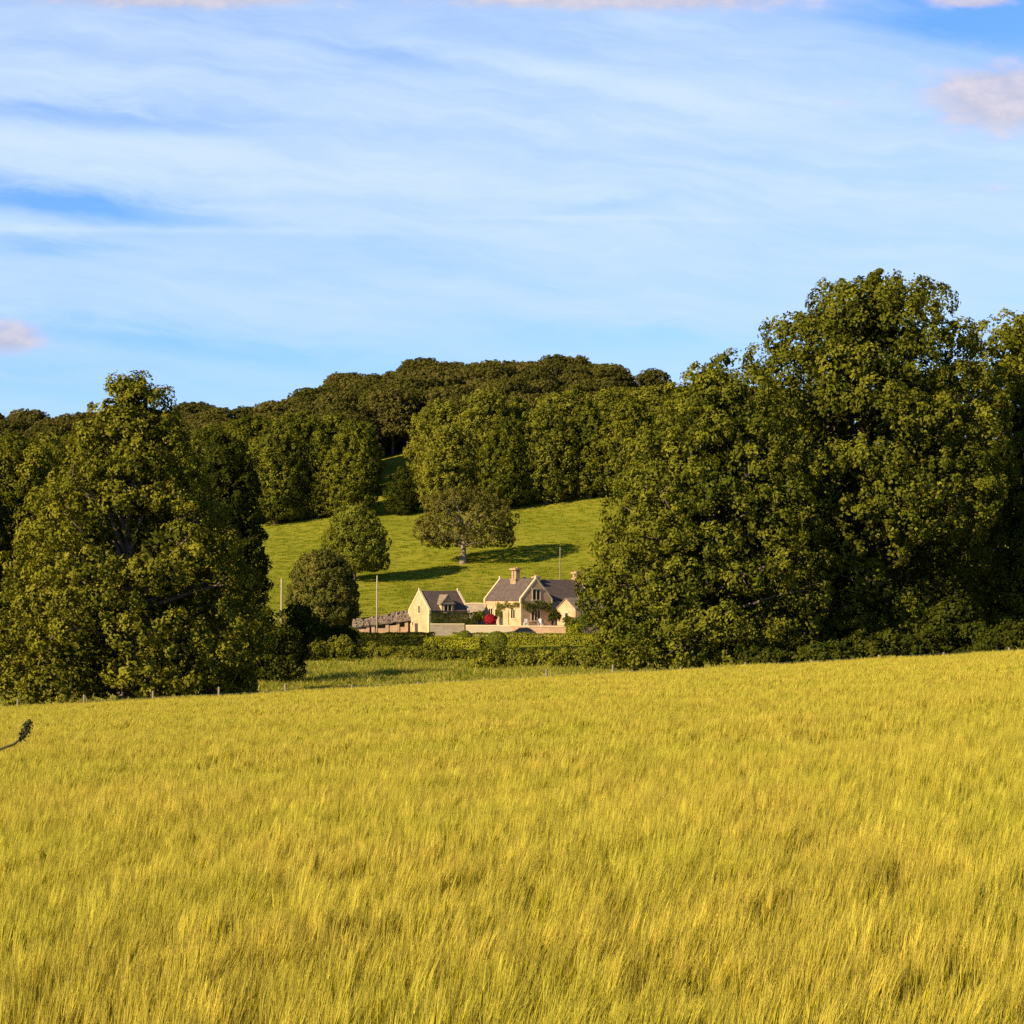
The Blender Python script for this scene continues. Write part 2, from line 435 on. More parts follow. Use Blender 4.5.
edge_tree('lime_tree', 128, 704, 124,
  [(374, 112, 160), (392, 104, 170), (425, 84, 180), (465, 58, 200), (500, 38, 214), (540, 22, 236), (580, 6, 250), (620, -8, 258), (660, -12, 258), (696, -4, 240)],
  M['leaf_lime'], 'tall lime tree with pointed top and drooping boughs at left of field', depth=0.85, lr=(0.9, 2.0), seed=3, core=60, zflat=.68, voids=[(1.2, -6, 10.2, 3.6, 6, 2.3), (-1.5, -7, 2.6, 2.4, 5, 2.2), (5.0, -5, 6.5, 3.0, 5, 1.8)], r0=0.6,
  clump_r=0.50, clump_gap=0.98, per_clump=44, leaf=0.23, gap=1.42, extra=[((px_-128)*.062, y_, (704-py_)*.062, r_) for px_, py_, y_, r_ in ((136, 388, 0, 1.05), (117, 392, .4, .8), (154, 396, -.3, .9), (141, 405, -.8, 1.0), (122, 412, -.9, 1.0), (162, 416, .2, 1.0), (104, 432, -.5, 1.1), (170, 440, -.6, 1.1), (138, 428, -1.4, 1.2))], bark=M['bark'], trunk_top=14, inner=0.06)

edge_tree('broadleaf_tree', 862, 668, 134,
  [(271, 872, 896), (282, 842, 922), (300, 806, 946), (322, 780, 966), (352, 760, 984), (390, 746, 998), (430, 740, 1004), (500, 732, 1008), (560, 728, 975), (610, 738, 940), (650, 760, 915)],
  M['leaf_oak'], 'tallest broadleaf tree with a high domed crown at right of field', depth=0.8, lr=(1.3, 2.5), seed=5, zflat=.7, voids=[(4.5, -6, 6.0, 4.5, 7, 2.8), (-2.0, -7, 15.5, 2.6, 5, 1.8), (3.5, -7, 12.5, 2.2, 5, 1.5)], r0=0.75,
  clump_r=0.55, clump_gap=1.05, per_clump=46, leaf=0.25, gap=1.36, trunk_top=20, inner=0.06)

edge_tree('broadleaf_tree', 694, 668, 128,
  [(350, 714, 742), (368, 690, 754), (400, 660, 772), (450, 632, 800), (490, 612, 818), (520, 602, 826), (560, 593, 830), (600, 581, 826), (640, 594, 812), (662, 612, 780)],
  M['leaf_oak'], 'slender topped broadleaf tree whose low boughs hang beside the cottage', depth=0.85, lr=(1.1, 2.1), seed=8, zflat=.7, voids=[(1.0, -6, 9.5, 2.4, 5, 1.6), (4.0, -6, 4.0, 2.4, 5, 1.5)], r0=0.5,
  clump_r=0.50, clump_gap=0.98, per_clump=44, leaf=0.23, gap=1.36, trunk_top=16, inner=0.06,
  )

edge_tree('broadleaf_tree', 1036, 664, 146,
  [(314, 990, 1070), (335, 968, 1095), (380, 960, 1110), (450, 955, 1125), (520, 955, 1125), (580, 962, 1120), (640, 975, 1105)],
  M['leaf_oak'], 'broadleaf tree cut by the right edge of the view behind the tallest one', depth=0.85, lr=(1.4, 2.6), seed=12, r0=0.6,
  clump_r=0.58, clump_gap=1.1, per_clump=44, leaf=0.27, gap=1.36, trunk_top=18, inner=0.06)

edge_tree('sycamore_tree', 925, 655, 172,
  [(372, 905, 945), (400, 880, 970), (450, 865, 990), (520, 860, 1000), (600, 864, 1000), (648, 872, 992)],
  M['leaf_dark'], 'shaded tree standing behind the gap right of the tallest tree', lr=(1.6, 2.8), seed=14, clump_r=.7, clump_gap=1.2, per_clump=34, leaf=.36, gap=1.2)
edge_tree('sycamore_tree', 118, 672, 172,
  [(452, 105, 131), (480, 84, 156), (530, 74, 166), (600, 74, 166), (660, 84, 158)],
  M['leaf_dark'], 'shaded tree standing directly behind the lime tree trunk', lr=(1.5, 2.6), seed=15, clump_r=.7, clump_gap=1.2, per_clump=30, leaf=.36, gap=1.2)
# undergrowth shrubs along the right edge of the field
def shrub(name, px, py_top, py_bot, halfpx, Y, mat, label, seed, group=None, cat='shrub', leaf=0.2, clump_r=0.4, gap=0.55, per=40, depth=0.8):
    k = Y/F; h = (py_bot-py_top)*k; w = halfpx*k
    out = [(h, -w*0.3, w*0.3), (h*0.85, -w*0.7, w*0.7), (h*0.5, -w, w), (h*0.15, -w*0.95, w*0.95), (0.1*h, -w*0.85, w*0.85)]
    X = wx(px, Y)
    return make_tree(name, (X, Y, gz(X, Y)-0.1), out, mat, label, depth=depth, lr=(h*0.2, h*0.34), seed=seed, clump_r=clump_r, clump_gap=gap, per_clump=per,
                     leaf=leaf, r0=0.07, trunk_top=h*0.6, twigs=0, cat=cat, group=group, inner=0.1, n_limbs=10)
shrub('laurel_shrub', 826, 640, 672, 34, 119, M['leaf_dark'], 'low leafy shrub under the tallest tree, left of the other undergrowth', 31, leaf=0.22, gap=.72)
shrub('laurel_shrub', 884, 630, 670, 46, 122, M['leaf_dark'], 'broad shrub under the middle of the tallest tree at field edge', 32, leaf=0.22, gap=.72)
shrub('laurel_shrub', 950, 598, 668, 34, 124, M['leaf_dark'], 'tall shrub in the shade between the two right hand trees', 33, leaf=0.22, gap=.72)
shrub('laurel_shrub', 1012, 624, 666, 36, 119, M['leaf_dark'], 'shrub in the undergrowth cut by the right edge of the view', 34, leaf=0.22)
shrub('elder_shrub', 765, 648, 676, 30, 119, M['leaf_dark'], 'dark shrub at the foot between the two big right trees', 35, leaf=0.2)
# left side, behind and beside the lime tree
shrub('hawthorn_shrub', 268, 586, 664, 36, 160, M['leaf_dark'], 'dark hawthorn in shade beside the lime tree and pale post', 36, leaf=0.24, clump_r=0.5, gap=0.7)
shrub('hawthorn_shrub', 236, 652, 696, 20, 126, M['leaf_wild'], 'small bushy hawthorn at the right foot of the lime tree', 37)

shrub('hawthorn_shrub', 303, 604, 656, 24, 236, M['leaf_dark'], 'dark hawthorn in the shade left below the round tree', 38, leaf=0.28, clump_r=0.55, gap=0.8)  # added bush, dark leaves fill a patch that lies in shade
shrub('hawthorn_shrub', 338, 626, 656, 20, 240, M['leaf_dark'], 'dark bush in the shade below the right side of the round tree', 39, leaf=0.28, clump_r=0.5, gap=0.75)  # second added bush, its dark leaves stand for shade
# ---- middle distance trees
make_tree('ash_tree', (wx(354, 353), 353, gz(wx(354, 353), 353)), px_outline(
  [(503, 345, 362), (515, 334, 374), (530, 326, 383), (545, 322, 388), (558, 325, 388), (567, 335, 382)], 354, 580, 353), M['leaf_meadow'],
  'pale green rounded tree standing in the sloping meadow above the round bush tree', depth=0.95, lr=(1.1, 1.9), seed=21, clump_r=0.55, clump_gap=1.0, per_clump=34, leaf=0.32, r0=0.34, gap=1.3, core=12, inner=0.08)
make_tree('oak_tree', (wx(463, 370), 370, gz(wx(463, 370), 370)), px_outline(
  [(491, 440, 476), (498, 432, 490), (507, 424, 506), (519, 419, 516), (534, 416, 519), (548, 422, 517)], 463, 567, 370), M['leaf_bronze'],
  'broad spreading bronze oak tree alone in the meadow above the cottage', depth=0.8, lr=(1.3, 2.2), seed=22, clump_r=0.55, clump_gap=1.1, per_clump=32, leaf=0.32, r0=0.62, gap=1.48, core=0, zflat=.7, bark=M['bark_pale'], fork=0.3, inner=0.05, trunk_top=9)
make_tree('walnut_tree', (wx(322, 307), 307, gz(wx(322, 307), 307)), px_outline(
  [(559, 314, 332), (569, 302, 342), (580, 294, 350), (600, 289, 356), (622, 288, 358), (632, 292, 354)], 322, 636, 307), M['leaf_walnut'],
  'dense round low tree beside the pole left of the cottages', depth=0.95, lr=(0.8, 1.4), seed=23, clump_r=0.45, clump_gap=0.68, per_clump=34, leaf=0.27, r0=0.3, gap=1.2)
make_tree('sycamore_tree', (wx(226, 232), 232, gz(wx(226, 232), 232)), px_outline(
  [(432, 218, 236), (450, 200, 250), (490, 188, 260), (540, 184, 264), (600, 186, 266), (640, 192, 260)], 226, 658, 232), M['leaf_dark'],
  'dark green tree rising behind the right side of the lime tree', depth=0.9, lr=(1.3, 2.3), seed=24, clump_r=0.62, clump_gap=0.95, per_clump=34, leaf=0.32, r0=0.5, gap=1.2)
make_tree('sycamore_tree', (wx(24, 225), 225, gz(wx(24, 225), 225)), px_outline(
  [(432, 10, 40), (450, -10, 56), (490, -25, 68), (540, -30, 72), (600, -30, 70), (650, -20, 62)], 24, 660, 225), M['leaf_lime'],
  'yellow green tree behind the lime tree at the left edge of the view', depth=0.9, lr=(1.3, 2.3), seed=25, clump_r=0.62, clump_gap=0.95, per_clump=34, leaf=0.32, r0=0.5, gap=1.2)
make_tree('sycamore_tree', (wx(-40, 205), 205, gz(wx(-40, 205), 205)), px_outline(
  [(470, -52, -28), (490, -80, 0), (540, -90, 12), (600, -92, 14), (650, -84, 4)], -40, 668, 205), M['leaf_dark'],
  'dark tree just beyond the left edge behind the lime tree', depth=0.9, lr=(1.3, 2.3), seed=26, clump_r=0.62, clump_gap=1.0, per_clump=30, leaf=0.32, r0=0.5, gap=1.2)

# ---- woodland prototypes (unit: about 20 m tall), then copies
def proto(seed, outline, mat, hill, name):
    return make_tree(name, (0, 0, -500), outline, mat, 'x', depth=0.95, lr=(1.7, 2.9) if not hill else (1.5, 2.6), seed=seed, clump_r=0.72 if not hill else .5, clump_gap=1.35 if not hill else 1.0, per_clump=26,
                     leaf=0.42, r0=0.45, gap=1.2, twigs=0, inner=0.06, n_limbs=14)
O1 = [(20, -1.5, 1.5), (18, -4, 4), (14, -5.6, 5.4), (9, -6, 6.1), (4, -5.6, 5.6), (1.5, -4.6, 4.6)]
O2 = [(20, -2.5, 1.0), (17.5, -5, 3.4), (13, -6.2, 5.4), (8, -6.4, 6.0), (3.5, -5.6, 5.9), (1.5, -4.5, 4.8)]
O3 = [(20, -1.0, 1.4), (16.5, -3, 3.4), (12, -4.4, 4.4), (7, -5, 5), (2.5, -4.6, 4.6), (1.2, -4, 4)]
O4 = [(20, -3.2, 3.2), (18.6, -5.4, 5.4), (15.5, -6.8, 6.6), (11, -7, 7), (6, -6, 6.2)]
P = [proto(41, O1, M['leaf_wood'], 0, 'woodland_tree'), proto(42, O2, M['leaf_wood'], 0, 'woodland_tree'), proto(43, O3, M['leaf_wood'], 0, 'woodland_tree')]
H = [proto(51, O4, M['leaf_hill'], 1, 'beech_tree'), proto(52, O1, M['leaf_hill'], 1, 'beech_tree'), proto(53, O4, M['leaf_hill'], 1, 'beech_tree')]
D = proto(61, O3, M['leaf_dark'], 0, 'dark_tree')
used = set()
def plant(pr, x, y, h, w, label, group, rz=None):
    rz = random.uniform(0, 6.28) if rz is None else rz
    s = (w/12.0, w/12.0, h/20.0)
    loc = (x, y, gz(x, y)-0.2)
    if pr.name not in used:
        used.add(pr.name); pr.location = loc; pr.rotation_euler = (0, 0, rz); pr.scale = s; tag(pr, label, None, group); return pr
    return copy_tree(pr, loc, rz, s, label, group)

# lower edge of the wood: every tree seen whole
GE = 'trees along the lower edge of the wood'
front = [  # px, top row, width px, distance, prototype, label
 (196, 440, 56, 446, 0, 'woodland tree at the meadow edge seen over the lime tree shoulder'),
 (238, 428, 52, 448, 2, 'woodland tree at the left end of the visible meadow edge'),
 (276, 424, 60, 444, 0, 'broad golden topped woodland tree above the left end of the meadow'),
 (318, 428, 46, 446, 2, 'narrow darker woodland tree between two golden ones above the meadow'),
 (352, 420, 56, 443, 1, 'woodland tree directly above the pale green meadow tree'),
 (446, 424, 58, 440, 1, 'woodland tree directly above the left half of the bronze oak'),
 (486, 388, 62, 462, 0, 'tall pointed woodland tree rising above its row over the bronze oak'),
 (504, 418, 54, 438, 1, 'woodland tree directly above the right half of the bronze oak'),
 (546, 404, 60, 440, 0, 'broad woodland tree above the middle of the cottage meadow'),
 (590, 400, 58, 441, 2, 'woodland tree above the right end of the meadow with bright top'),
 (634, 398, 60, 438, 1, 'yellow green woodland tree beside the slender topped big tree'),
 (676, 400, 60, 440, 0, 'woodland tree mostly hidden behind the slender topped big tree'),
]
for (px, ty, wpx, Y, pi, lab) in front:
    X = wx(px, Y); zt = wz(ty, Y); h = zt - gz(X, Y)
    plant(P[pi], X, Y, h, wpx*Y/F*1.02, lab, GE)
X = wx(402, 441)
plant(D, X, 441, wz(466, 441)-gz(X, 441), 9.5, 'short dark round tree in the gap at the lower wood edge', GE)
# second rank
GM = 'trees massed in the middle of the wood'
for (px, ty, wpx, Y, pi) in [(168, 432, 60, 470, 1), (215, 425, 60, 472, 0), (255, 416, 60, 468, 1), (300, 414, 60, 470, 0), (335, 412, 60, 474, 2), 
                             (440, 400, 55, 476, 0), (520, 396, 60, 470, 2), (565, 392, 60, 474, 1), (612, 388, 60, 472, 0), (655, 385, 60, 476, 1), (700, 380, 60, 474, 0),
                             (130, 430, 60, 475, 0), (90, 432, 60, 478, 1), (48, 432, 64, 470, 2), (10, 436, 64, 474, 0), (-30, 438, 64, 476, 1)]:
    X = wx(px, Y); h = wz(ty, Y)-gz(X, Y)
    plant(P[pi], X, Y, max(h, 9), wpx*Y/F*1.15, 'olive green tree crowded in the wood behind its lower edge', GM)
# hillside and skyline
GH = 'bronze green beeches covering the hilltop'
rh = np.random.default_rng(77)
cnt = 0
for iy, Y in enumerate(np.arange(494, 650, 12.0)):
    x0, x1 = -0.30*Y, 0.145*Y
    for ix, X in enumerate(np.arange(x0, x1, 10.2)):
        x = X + rh.uniform(-3, 3) + (5.7 if iy % 2 else 0); y = Y + rh.uniform(-4, 4)
        if abs(x+29.5) < 11 and 488 < y < 534: continue
        low = x < -62
        if low and Y > 610: continue
        h = rh.uniform(15.5, 20.5) if not low else rh.uniform(13, 17.5)
        w = rh.uniform(11, 15)
        pxx = 512+F*x/y
        if pxx > 610:
            h = min(h, wz(388, y)-gz(x, y))
            if h < 8: continue
        k = int(rh.integers(0, 3))
        pr = H[k]
        if Y < 520 and rh.random() < 0.5: pr = P[int(rh.integers(0, 3))]
        plant(pr, x, y, h, w, 'bronze green beech in the closed canopy over the hilltop' if pr in H else 'olive green tree low in the hillside wood among beeches',
              GH if pr in H else 'olive trees low on the wooded hillside')
        cnt += 1
X = wx(652, 640)
plant(H[1], X, 640, wz(368, 640)-gz(X, 640), 16, 'lone rounded hilltop tree right of the main skyline dip', None)

# ------------------------------------------------------------------ hedges and small plants
def hedge(name, pts, width, height, mat, label, seed, cat='hedge', leaf=0.16, dens=90, wob=0.12, group=None, taper=0.85, clump=0.0, zoff=0.0):
    """leafy hedge along ground points (x,y): leaves on a lumpy box surface plus a solid twig core"""
    rng = np.random.default_rng(seed)
    root = empty(name, (pts[0][0], pts[0][1], gz(*pts[0])))
    tag(root, label, cat, group); org = np.array(root.location)
    Cs, Ns = [], []
    core = MB()
    for (ax, ay), (bx, by) in zip(pts[:-1], pts[1:]):
        L = math.hypot(bx-ax, by-ay); d = np.array([(bx-ax)/L, (by-ay)/L]); s = np.array([-d[1], d[0]])
        per = 2*height + width
        n = int(L*per*dens)
        u = rng.uniform(0, L, n); q = rng.uniform(0, per, n)
        side = np.where(q < height, -1.0, np.where(q < 2*height, 1.0, 0.0))
        hh = np.where(q < height, q, np.where(q < 2*height, q-height, height))
        lat = np.where(side != 0, side*width/2*(1-(1-taper)*hh/height), q-2*height-width/2)
        lump = wob*(np.sin(u*1.7+seed)+np.sin(u*3.9+2*seed+hh*3)*0.6+np.sin(u*0.6+seed*3)*0.9)
        lump2 = clump*(np.sin(u*0.9+seed)*np.sin(u*2.3+1.0))
        lat = lat*(1+lump*0.5) + rng.normal(0, 0.06, n)
        zz = hh*(1+0.35*lump+lump2) + rng.normal(0, 0.05, n) + zoff
        x = ax + d[0]*u + s[0]*lat; y = ay + d[1]*u + s[1]*lat
        g = ground_z(x, y)
        Cs.append(np.stack([x, y, g+zz], 1)-org)
        nn = np.stack([s[0]*side, s[1]*side, np.where(side == 0, 1.0, 0.25)], 1)
        if (L > 1.2):
            m = max(2, int(L/2.0)); 
            for i in range(m):
                a0, a1 = L*i/m + .1, L*(i+1)/m
                xs = [ax+d[0]*a0, ax+d[0]*a1]; ys = [ay+d[1]*a0, ay+d[1]*a1]
                w2 = width*0.34; hgt = height*0.72
                P4 = []
                for (cx_, cy_) in zip(xs, ys):
                    gg = gz(cx_, cy_)
                    P4.append([(cx_-s[0]*w2-org[0], cy_-s[1]*w2-org[1], gg-org[2]-.2+zoff), (cx_+s[0]*w2-org[0], cy_+s[1]*w2-org[1], gg-org[2]-.2+zoff),
                               (cx_+s[0]*w2*.8-org[0], cy_+s[1]*w2*.8-org[1], gg-org[2]+hgt+zoff), (cx_-s[0]*w2*.8-org[0], cy_-s[1]*w2*.8-org[1], gg-org[2]+hgt+zoff)])
                A, B = P4
                for k in range(4): core.poly([A[k], A[(k+1) % 4], B[(k+1) % 4], B[k]])
        Ns.append(nn)
    C = np.concatenate(Cs); N = np.concatenate(Ns)
    Q = leaves(C, N, leaf, rng, jit=0.4)
    T = np.clip(rng.normal(0.5, 0.22, len(C)) + 0.2*np.sin(C[:, 0]*1.1+seed)*np.sin(C[:, 0]*0.37), 0, 1)
    me = quads_mesh('leaves', Q, T); me.materials.append(mat)
    link(bpy.data.objects.new('leaves', me), root)
    core.build('twigs', M['leaf_dark_core'], root)  # dark core box, painted shade in place of inner twigs
    return root
M['leaf_dark_core'] = plain('hedge_twigs', (0.03, 0.032, 0.012), 1.0, 6, 0.4)

def hp(px, Y): return (wx(px, Y), Y)
hedge('clipped_hedge', [hp(452, 271), hp(520, 270), hp(628, 268)], 1.6, 1.45, M['leaf_hedge'], 'long clipped yellow green hedge in front of the terrace wall', 1, leaf=0.2, wob=0.05)
hedge('clipped_hedge', [hp(424, 263), hp(452, 263), hp(482, 262)], 2.2, 1.25, M['leaf_hedge'], 'short flat topped clipped hedge left of the box balls', 2, leaf=0.2, wob=0.04)
hedge('clipped_hedge', [hp(286, 264), hp(346, 265), hp(392, 266), hp(434, 267)], 2.4, 1.75, M['leaf_dark'], 'dark shaded hedge in front of the stone shed', 3, leaf=0.22, wob=0.08)  # shade on this hedge is put into its dark leaf colour
def wild_hedge(name, pts, width, height, mat, label, seed, cat='hedge', vary=.25, leaf=.22, step=1.15, clump_r=.34, gap=.55, per=26):
    """overgrown hedge: bushes of uneven height grown into one another along a line"""
    rng = np.random.default_rng(seed)
    z0 = gz(*pts[0]); root = empty(name, (pts[0][0], pts[0][1], z0)); tag(root, label, cat)
    Lb = []; mb = MB()
    for (ax, ay), (bx, by) in zip(pts[:-1], pts[1:]):
        L = math.hypot(bx-ax, by-ay); n = max(2, int(L/step))
        for k in range(n):
            f = (k+rng.uniform(.1, .9))/n
            hh = height*(1+rng.normal(0, vary)*.7+vary*math.sin(k*.37+seed))
            for lay in (0.28, 0.68):
                x = ax+(bx-ax)*f+rng.normal(0, .35); y = ay+(by-ay)*f+rng.uniform(-.5, .5)*width*.6
                g = gz(x, y)-z0; r = height*rng.uniform(.30, .46)
                Lb.append((np.array([x-pts[0][0], y-pts[0][1], g+hh*lay]), np.array([r*1.25, r*1.1, r*(1.0 if lay < .5 else .9)*hh/height])))
            x = ax+(bx-ax)*f-pts[0][0]; y = ay+(by-ay)*f-pts[0][1]; g = gz(x+pts[0][0], y+pts[0][1])-z0
            for q in range(3):
                mb.tube([(x, y, g-.1), (x+rng.normal(0, .3), y+rng.normal(0, .3), g+hh*.45), (x+rng.normal(0, .5), y+rng.normal(0, .5), g+hh*.85)], [.05, .035, .012], 4)
    Cs, Ts = [], []
    for c, r in Lb:
        q, t_ = lobes_to_leaves([(c, r)], (c[0], c[1]+.6, c[2]-1.2), rng, clump_r, gap, per, leaf, inner=.12)
        Cs.append(q); Ts.append(np.clip(t_+rng.normal(0, .08), 0, 1))
    me = quads_mesh('leaves', np.concatenate(Cs), np.concatenate(Ts)); me.materials.append(mat)
    link(bpy.data.objects.new('leaves', me), root)
    mb.build('twigs', M['bark'], root)
wild_hedge('wild_hedge', [hp(256, 229), hp(360, 228), hp(430, 226), hp(476, 222)], 3.0, 2.1, M['leaf_wild'], 'overgrown left field hedge below the round tree', 4)
wild_hedge('wild_hedge', [hp(468, 201), hp(540, 200), hp(640, 199)], 3.0, 2.15, M['leaf_wild'], 'overgrown right field hedge behind the fence posts', 5)
wild_hedge('bramble_bank', [hp(440, 236), hp(520, 236), hp(640, 235)], 3.4, 1.15, M['leaf_wild'], 'loose bank of brambles between the clipped hedge and field hedge', 6, cat='brambles', vary=.4)

def ball(name, px, py, rpx, Y, mat, label, seed, group=None, leaf=0.13, cat='bush', squash=0.92, dens=160):
    rng = np.random.default_rng(seed); r = rpx*Y/F
    X = wx(px, Y); z = gz(X, Y); zc = wz(py, Y)-z
    n = int(4*math.pi*r*r*dens)
    d = unit(rng.normal(0, 1, (n, 3))); d[:, 2] = np.abs(d[:, 2])*np.where(rng.random(n) < .65, 1, -1)
    C = d*r*np.array([1, 1, squash])*(1+rng.normal(0, .03, (n, 1))) + np.array([0, 0, zc])
    root = empty(name, (X, Y, z)); tag(root, label, cat, group)
    me = quads_mesh('crown', leaves(C, d, leaf, rng, jit=0.35), np.clip(rng.normal(.5, .2, n), 0, 1)); me.materials.append(mat)
    link(bpy.data.objects.new('crown', me), root)
    mb = MB(); mb.tube([(0, 0, -.2), (0, 0, zc*0.6), (0, 0, zc)], [.12, .1, .06], 7)
    # inner twigs
    for k in range(14):
        dd = unit(rng.normal(0, 1, 3)); e = np.array([0, 0, zc])+dd*r*.85
        mb.tube([(0, 0, zc*.7), tuple(e)], [.05, .015], 4)
    mb.build('trunk', M['bark'], root)
    return root
GB = 'clipped box balls in front of the terrace'
ball('box_bush', 465, 637, 7, 264, M['leaf_box'], 'smaller clipped box ball in front of the pale terrace wall', 71, GB)
ball('box_bush', 497, 641, 10.5, 249, M['leaf_box'], 'larger clipped box ball in front of the parked car', 72, GB)
ball('red_acer', 490.5, 619.5, 6, 294, M['leaf_red'], 'crimson leaved shrub against the long cottage wall', 73, leaf=0.2, dens=120, cat='shrub', squash=0.85)

# ------------------------------------------------------------------ buildings
T0 = R(32); CT, ST = math.cos(T0), math.sin(T0)
def local(root, px, Y):
    dx = wx(px, Y)-root.location.x; dy = Y-root.location.y
    return dx*CT + dy*ST, -dx*ST + dy*CT

def gabled(root, x0, x1, y0, y1, zb, ze, zr, axis, wall_mat, roof_mat, coping=True, over=0.15, wall_name='wall', roof_name='roof'):
    """a gabled block; ridge along 'x' or 'y'.  solid walls, roof slabs with thickness and stone copings"""
    mb = MB()
    if axis == 'y':
        xm = (x0+x1)/2
        mb.prism([(x0, y0, zb), (x1, y0, zb), (x1, y0, ze), (xm, y0, zr), (x0, y0, ze)], (0, y1-y0, 0))
    else:
        ym = (y0+y1)/2
        mb.prism([(x0, y0, zb), (x0, y1, zb), (x0, y1, ze), (x0, ym, zr), (x0, y0, ze)], (x1-x0, 0, 0))
    w = mb.build(wall_name, wall_mat, root)
    th = 0.14
    rb = MB()
    def slab(lo, hi, a0, a1):
        # lo,hi: (u,z) across the ridge ; a0,a1 along it
        for_axis = (lambda u, a, z: (u, a, z)) if axis == 'y' else (lambda u, a, z: (a, u, z))
        du, dz = hi[0]-lo[0], hi[1]-lo[1]; L = math.hypot(du, dz)
        lo2 = (lo[0]-du/L*over*1.3, lo[1]-dz/L*over*1.3)
        prof = [(lo2[0], lo2[1]+0.02), (hi[0], hi[1]+0.02), (hi[0], hi[1]+0.02+th*1.3), (lo2[0], lo2[1]+0.02+th*1.3)]
        rb.prism([for_axis(u, a0, z) for u, z in prof], tuple(np.array(for_axis(0, a1, 0))-np.array(for_axis(0, a0, 0))))
    m_ = 0.26 if coping else -over
    if axis == 'y':
        slab((x0, ze), ((x0+x1)/2, zr), y0+m_, y1-m_); slab((x1, ze), ((x0+x1)/2, zr), y0+m_, y1-m_)
    else:
        slab((y0, ze), ((y0+y1)/2, zr), x0+m_, x1-m_); slab((y1, ze), ((y0+y1)/2, zr), x0+m_, x1-m_)
    rf = rb.build(roof_name, roof_mat, root)
    if coping:
        for end in (0, 1):
            cb = MB()
            if axis == 'y':
                a = (y0-0.05) if end == 0 else (y1-0.29)
                for s_, e_ in ((x0-0.14, x0), (x1+0.14, x1)):
                    xm = (x0+x1)/2
                    cb.prism([(s_, a, ze-0.1), (xm, a, zr+0.02), (xm, a, zr+0.36), (s_, a, ze+0.24)], (0, 0.34, 0))
                    cb.box(min(s_, e_)-0.02, max(s_, e_)+0.06, a-0.01, a+0.35, ze-0.42, ze+0.1)
                cb.box(xm-0.13, xm+0.13, a+0.02, a+0.32, zr+0.3, zr+0.6)
            else:
                a = (x0-0.05) if end == 0 else (x1-0.29)
                ym = (y0+y1)/2
                for s_, e_ in ((y0-0.14, y0), (y1+0.14, y1)):
                    cb.prism([(a, s_, ze-0.1), (a, ym, zr+0.02), (a, ym, zr+0.36), (a, s_, ze+0.24)], (0.34, 0, 0))
                    cb.box(a-0.01, a+0.35, min(s_, e_)-0.02, max(s_, e_)+0.06, ze-0.42, ze+0.1)
                cb.box(a+0.02, a+0.32, ym-0.13, ym+0.13, zr+0.3, zr+0.6)
            cb.build('coping', M['coping'], root)
    return w, rf

def window(root, face, a, z, w, h, lights=2, arch=False, off=0.0, name='window'):
    """stone-mullioned window. face 'x-' lies on plane x=off, a is y ; face 'y-' on plane y=off, a is x"""
    def P3(u, d, v): return (off - d, a+u, z+v) if face == 'x-' else (a+u, off - d, z+v)
    fr = MB()
    def bar(u0, u1, v0, v1, d0=-0.05, d1=0.06):
        p, q = P3(u0, d0, v0), P3(u1, d1, v1)
        fr.box(min(p[0], q[0]), max(p[0], q[0]), min(p[1], q[1]), max(p[1], q[1]), p[2], q[2])
    t = 0.13
    bar(-w/2-t, -w/2, -0.12, h+t); bar(w/2, w/2+t, -0.12, h+t); bar(-w/2, w/2, h, h+t); bar(-w/2-t*1.6, w/2+t*1.6, -0.26, -0.12, -0.05, 0.12)
    for i in range(1, lights):
        u = -w/2 + w*i/lights; bar(u-0.05, u+0.05, -0.12, h)
    bar(-w/2-t*2, w/2+t*2, h+t+0.03, h+t+0.13, -0.05, 0.14)      # hood mould
    f = fr.build(name, M['coping'], root)
    pb = MB(); p, q = P3(-w/2, -0.04, -0.12), P3(w/2, 0.012, h)
    pb.box(min(p[0], q[0]), max(p[0], q[0]), min(p[1], q[1]), max(p[1], q[1]), p[2], q[2])
    pb.build('pane', M['glass'], f)
    return f

def chimney(root, x, y, z0, z1, w, d, flues=2):
    mb = MB()
    mb.box(x-w/2, x+w/2, y-d/2, y+d/2, z0, z0+(z1-z0)*0.45)
    zz = z0+(z1-z0)*0.45
    mb.box(x-w/2-.08, x+w/2+.08, y-d/2-.08, y+d/2+.08, zz-0.02, zz+0.14)
    for i in range(flues):
        yy = y - d/2 + d*(i+0.5)/flues
        mb.box(x-w*0.36, x+w*0.36, yy-d/flues*0.36, yy+d/flues*0.36, zz+0.14, z1-0.25)
    mb.box(x-w/2-.1, x+w/2+.1, y-d/2-.1, y+d/2+.1, z1-0.27, z1)
    c = mb.build('chimney', M['stone_brown'], root)
    for i in range(flues):
        yy = y - d/2 + d*(i+0.5)/flues
        pb = MB(); pb.tube([(x, yy, z1-.02), (x, yy, z1+.1), (x, yy, z1+.2)], [.13, .12, .14], 10); pb.build('chimney_pot', M['pot'], c)
    return c

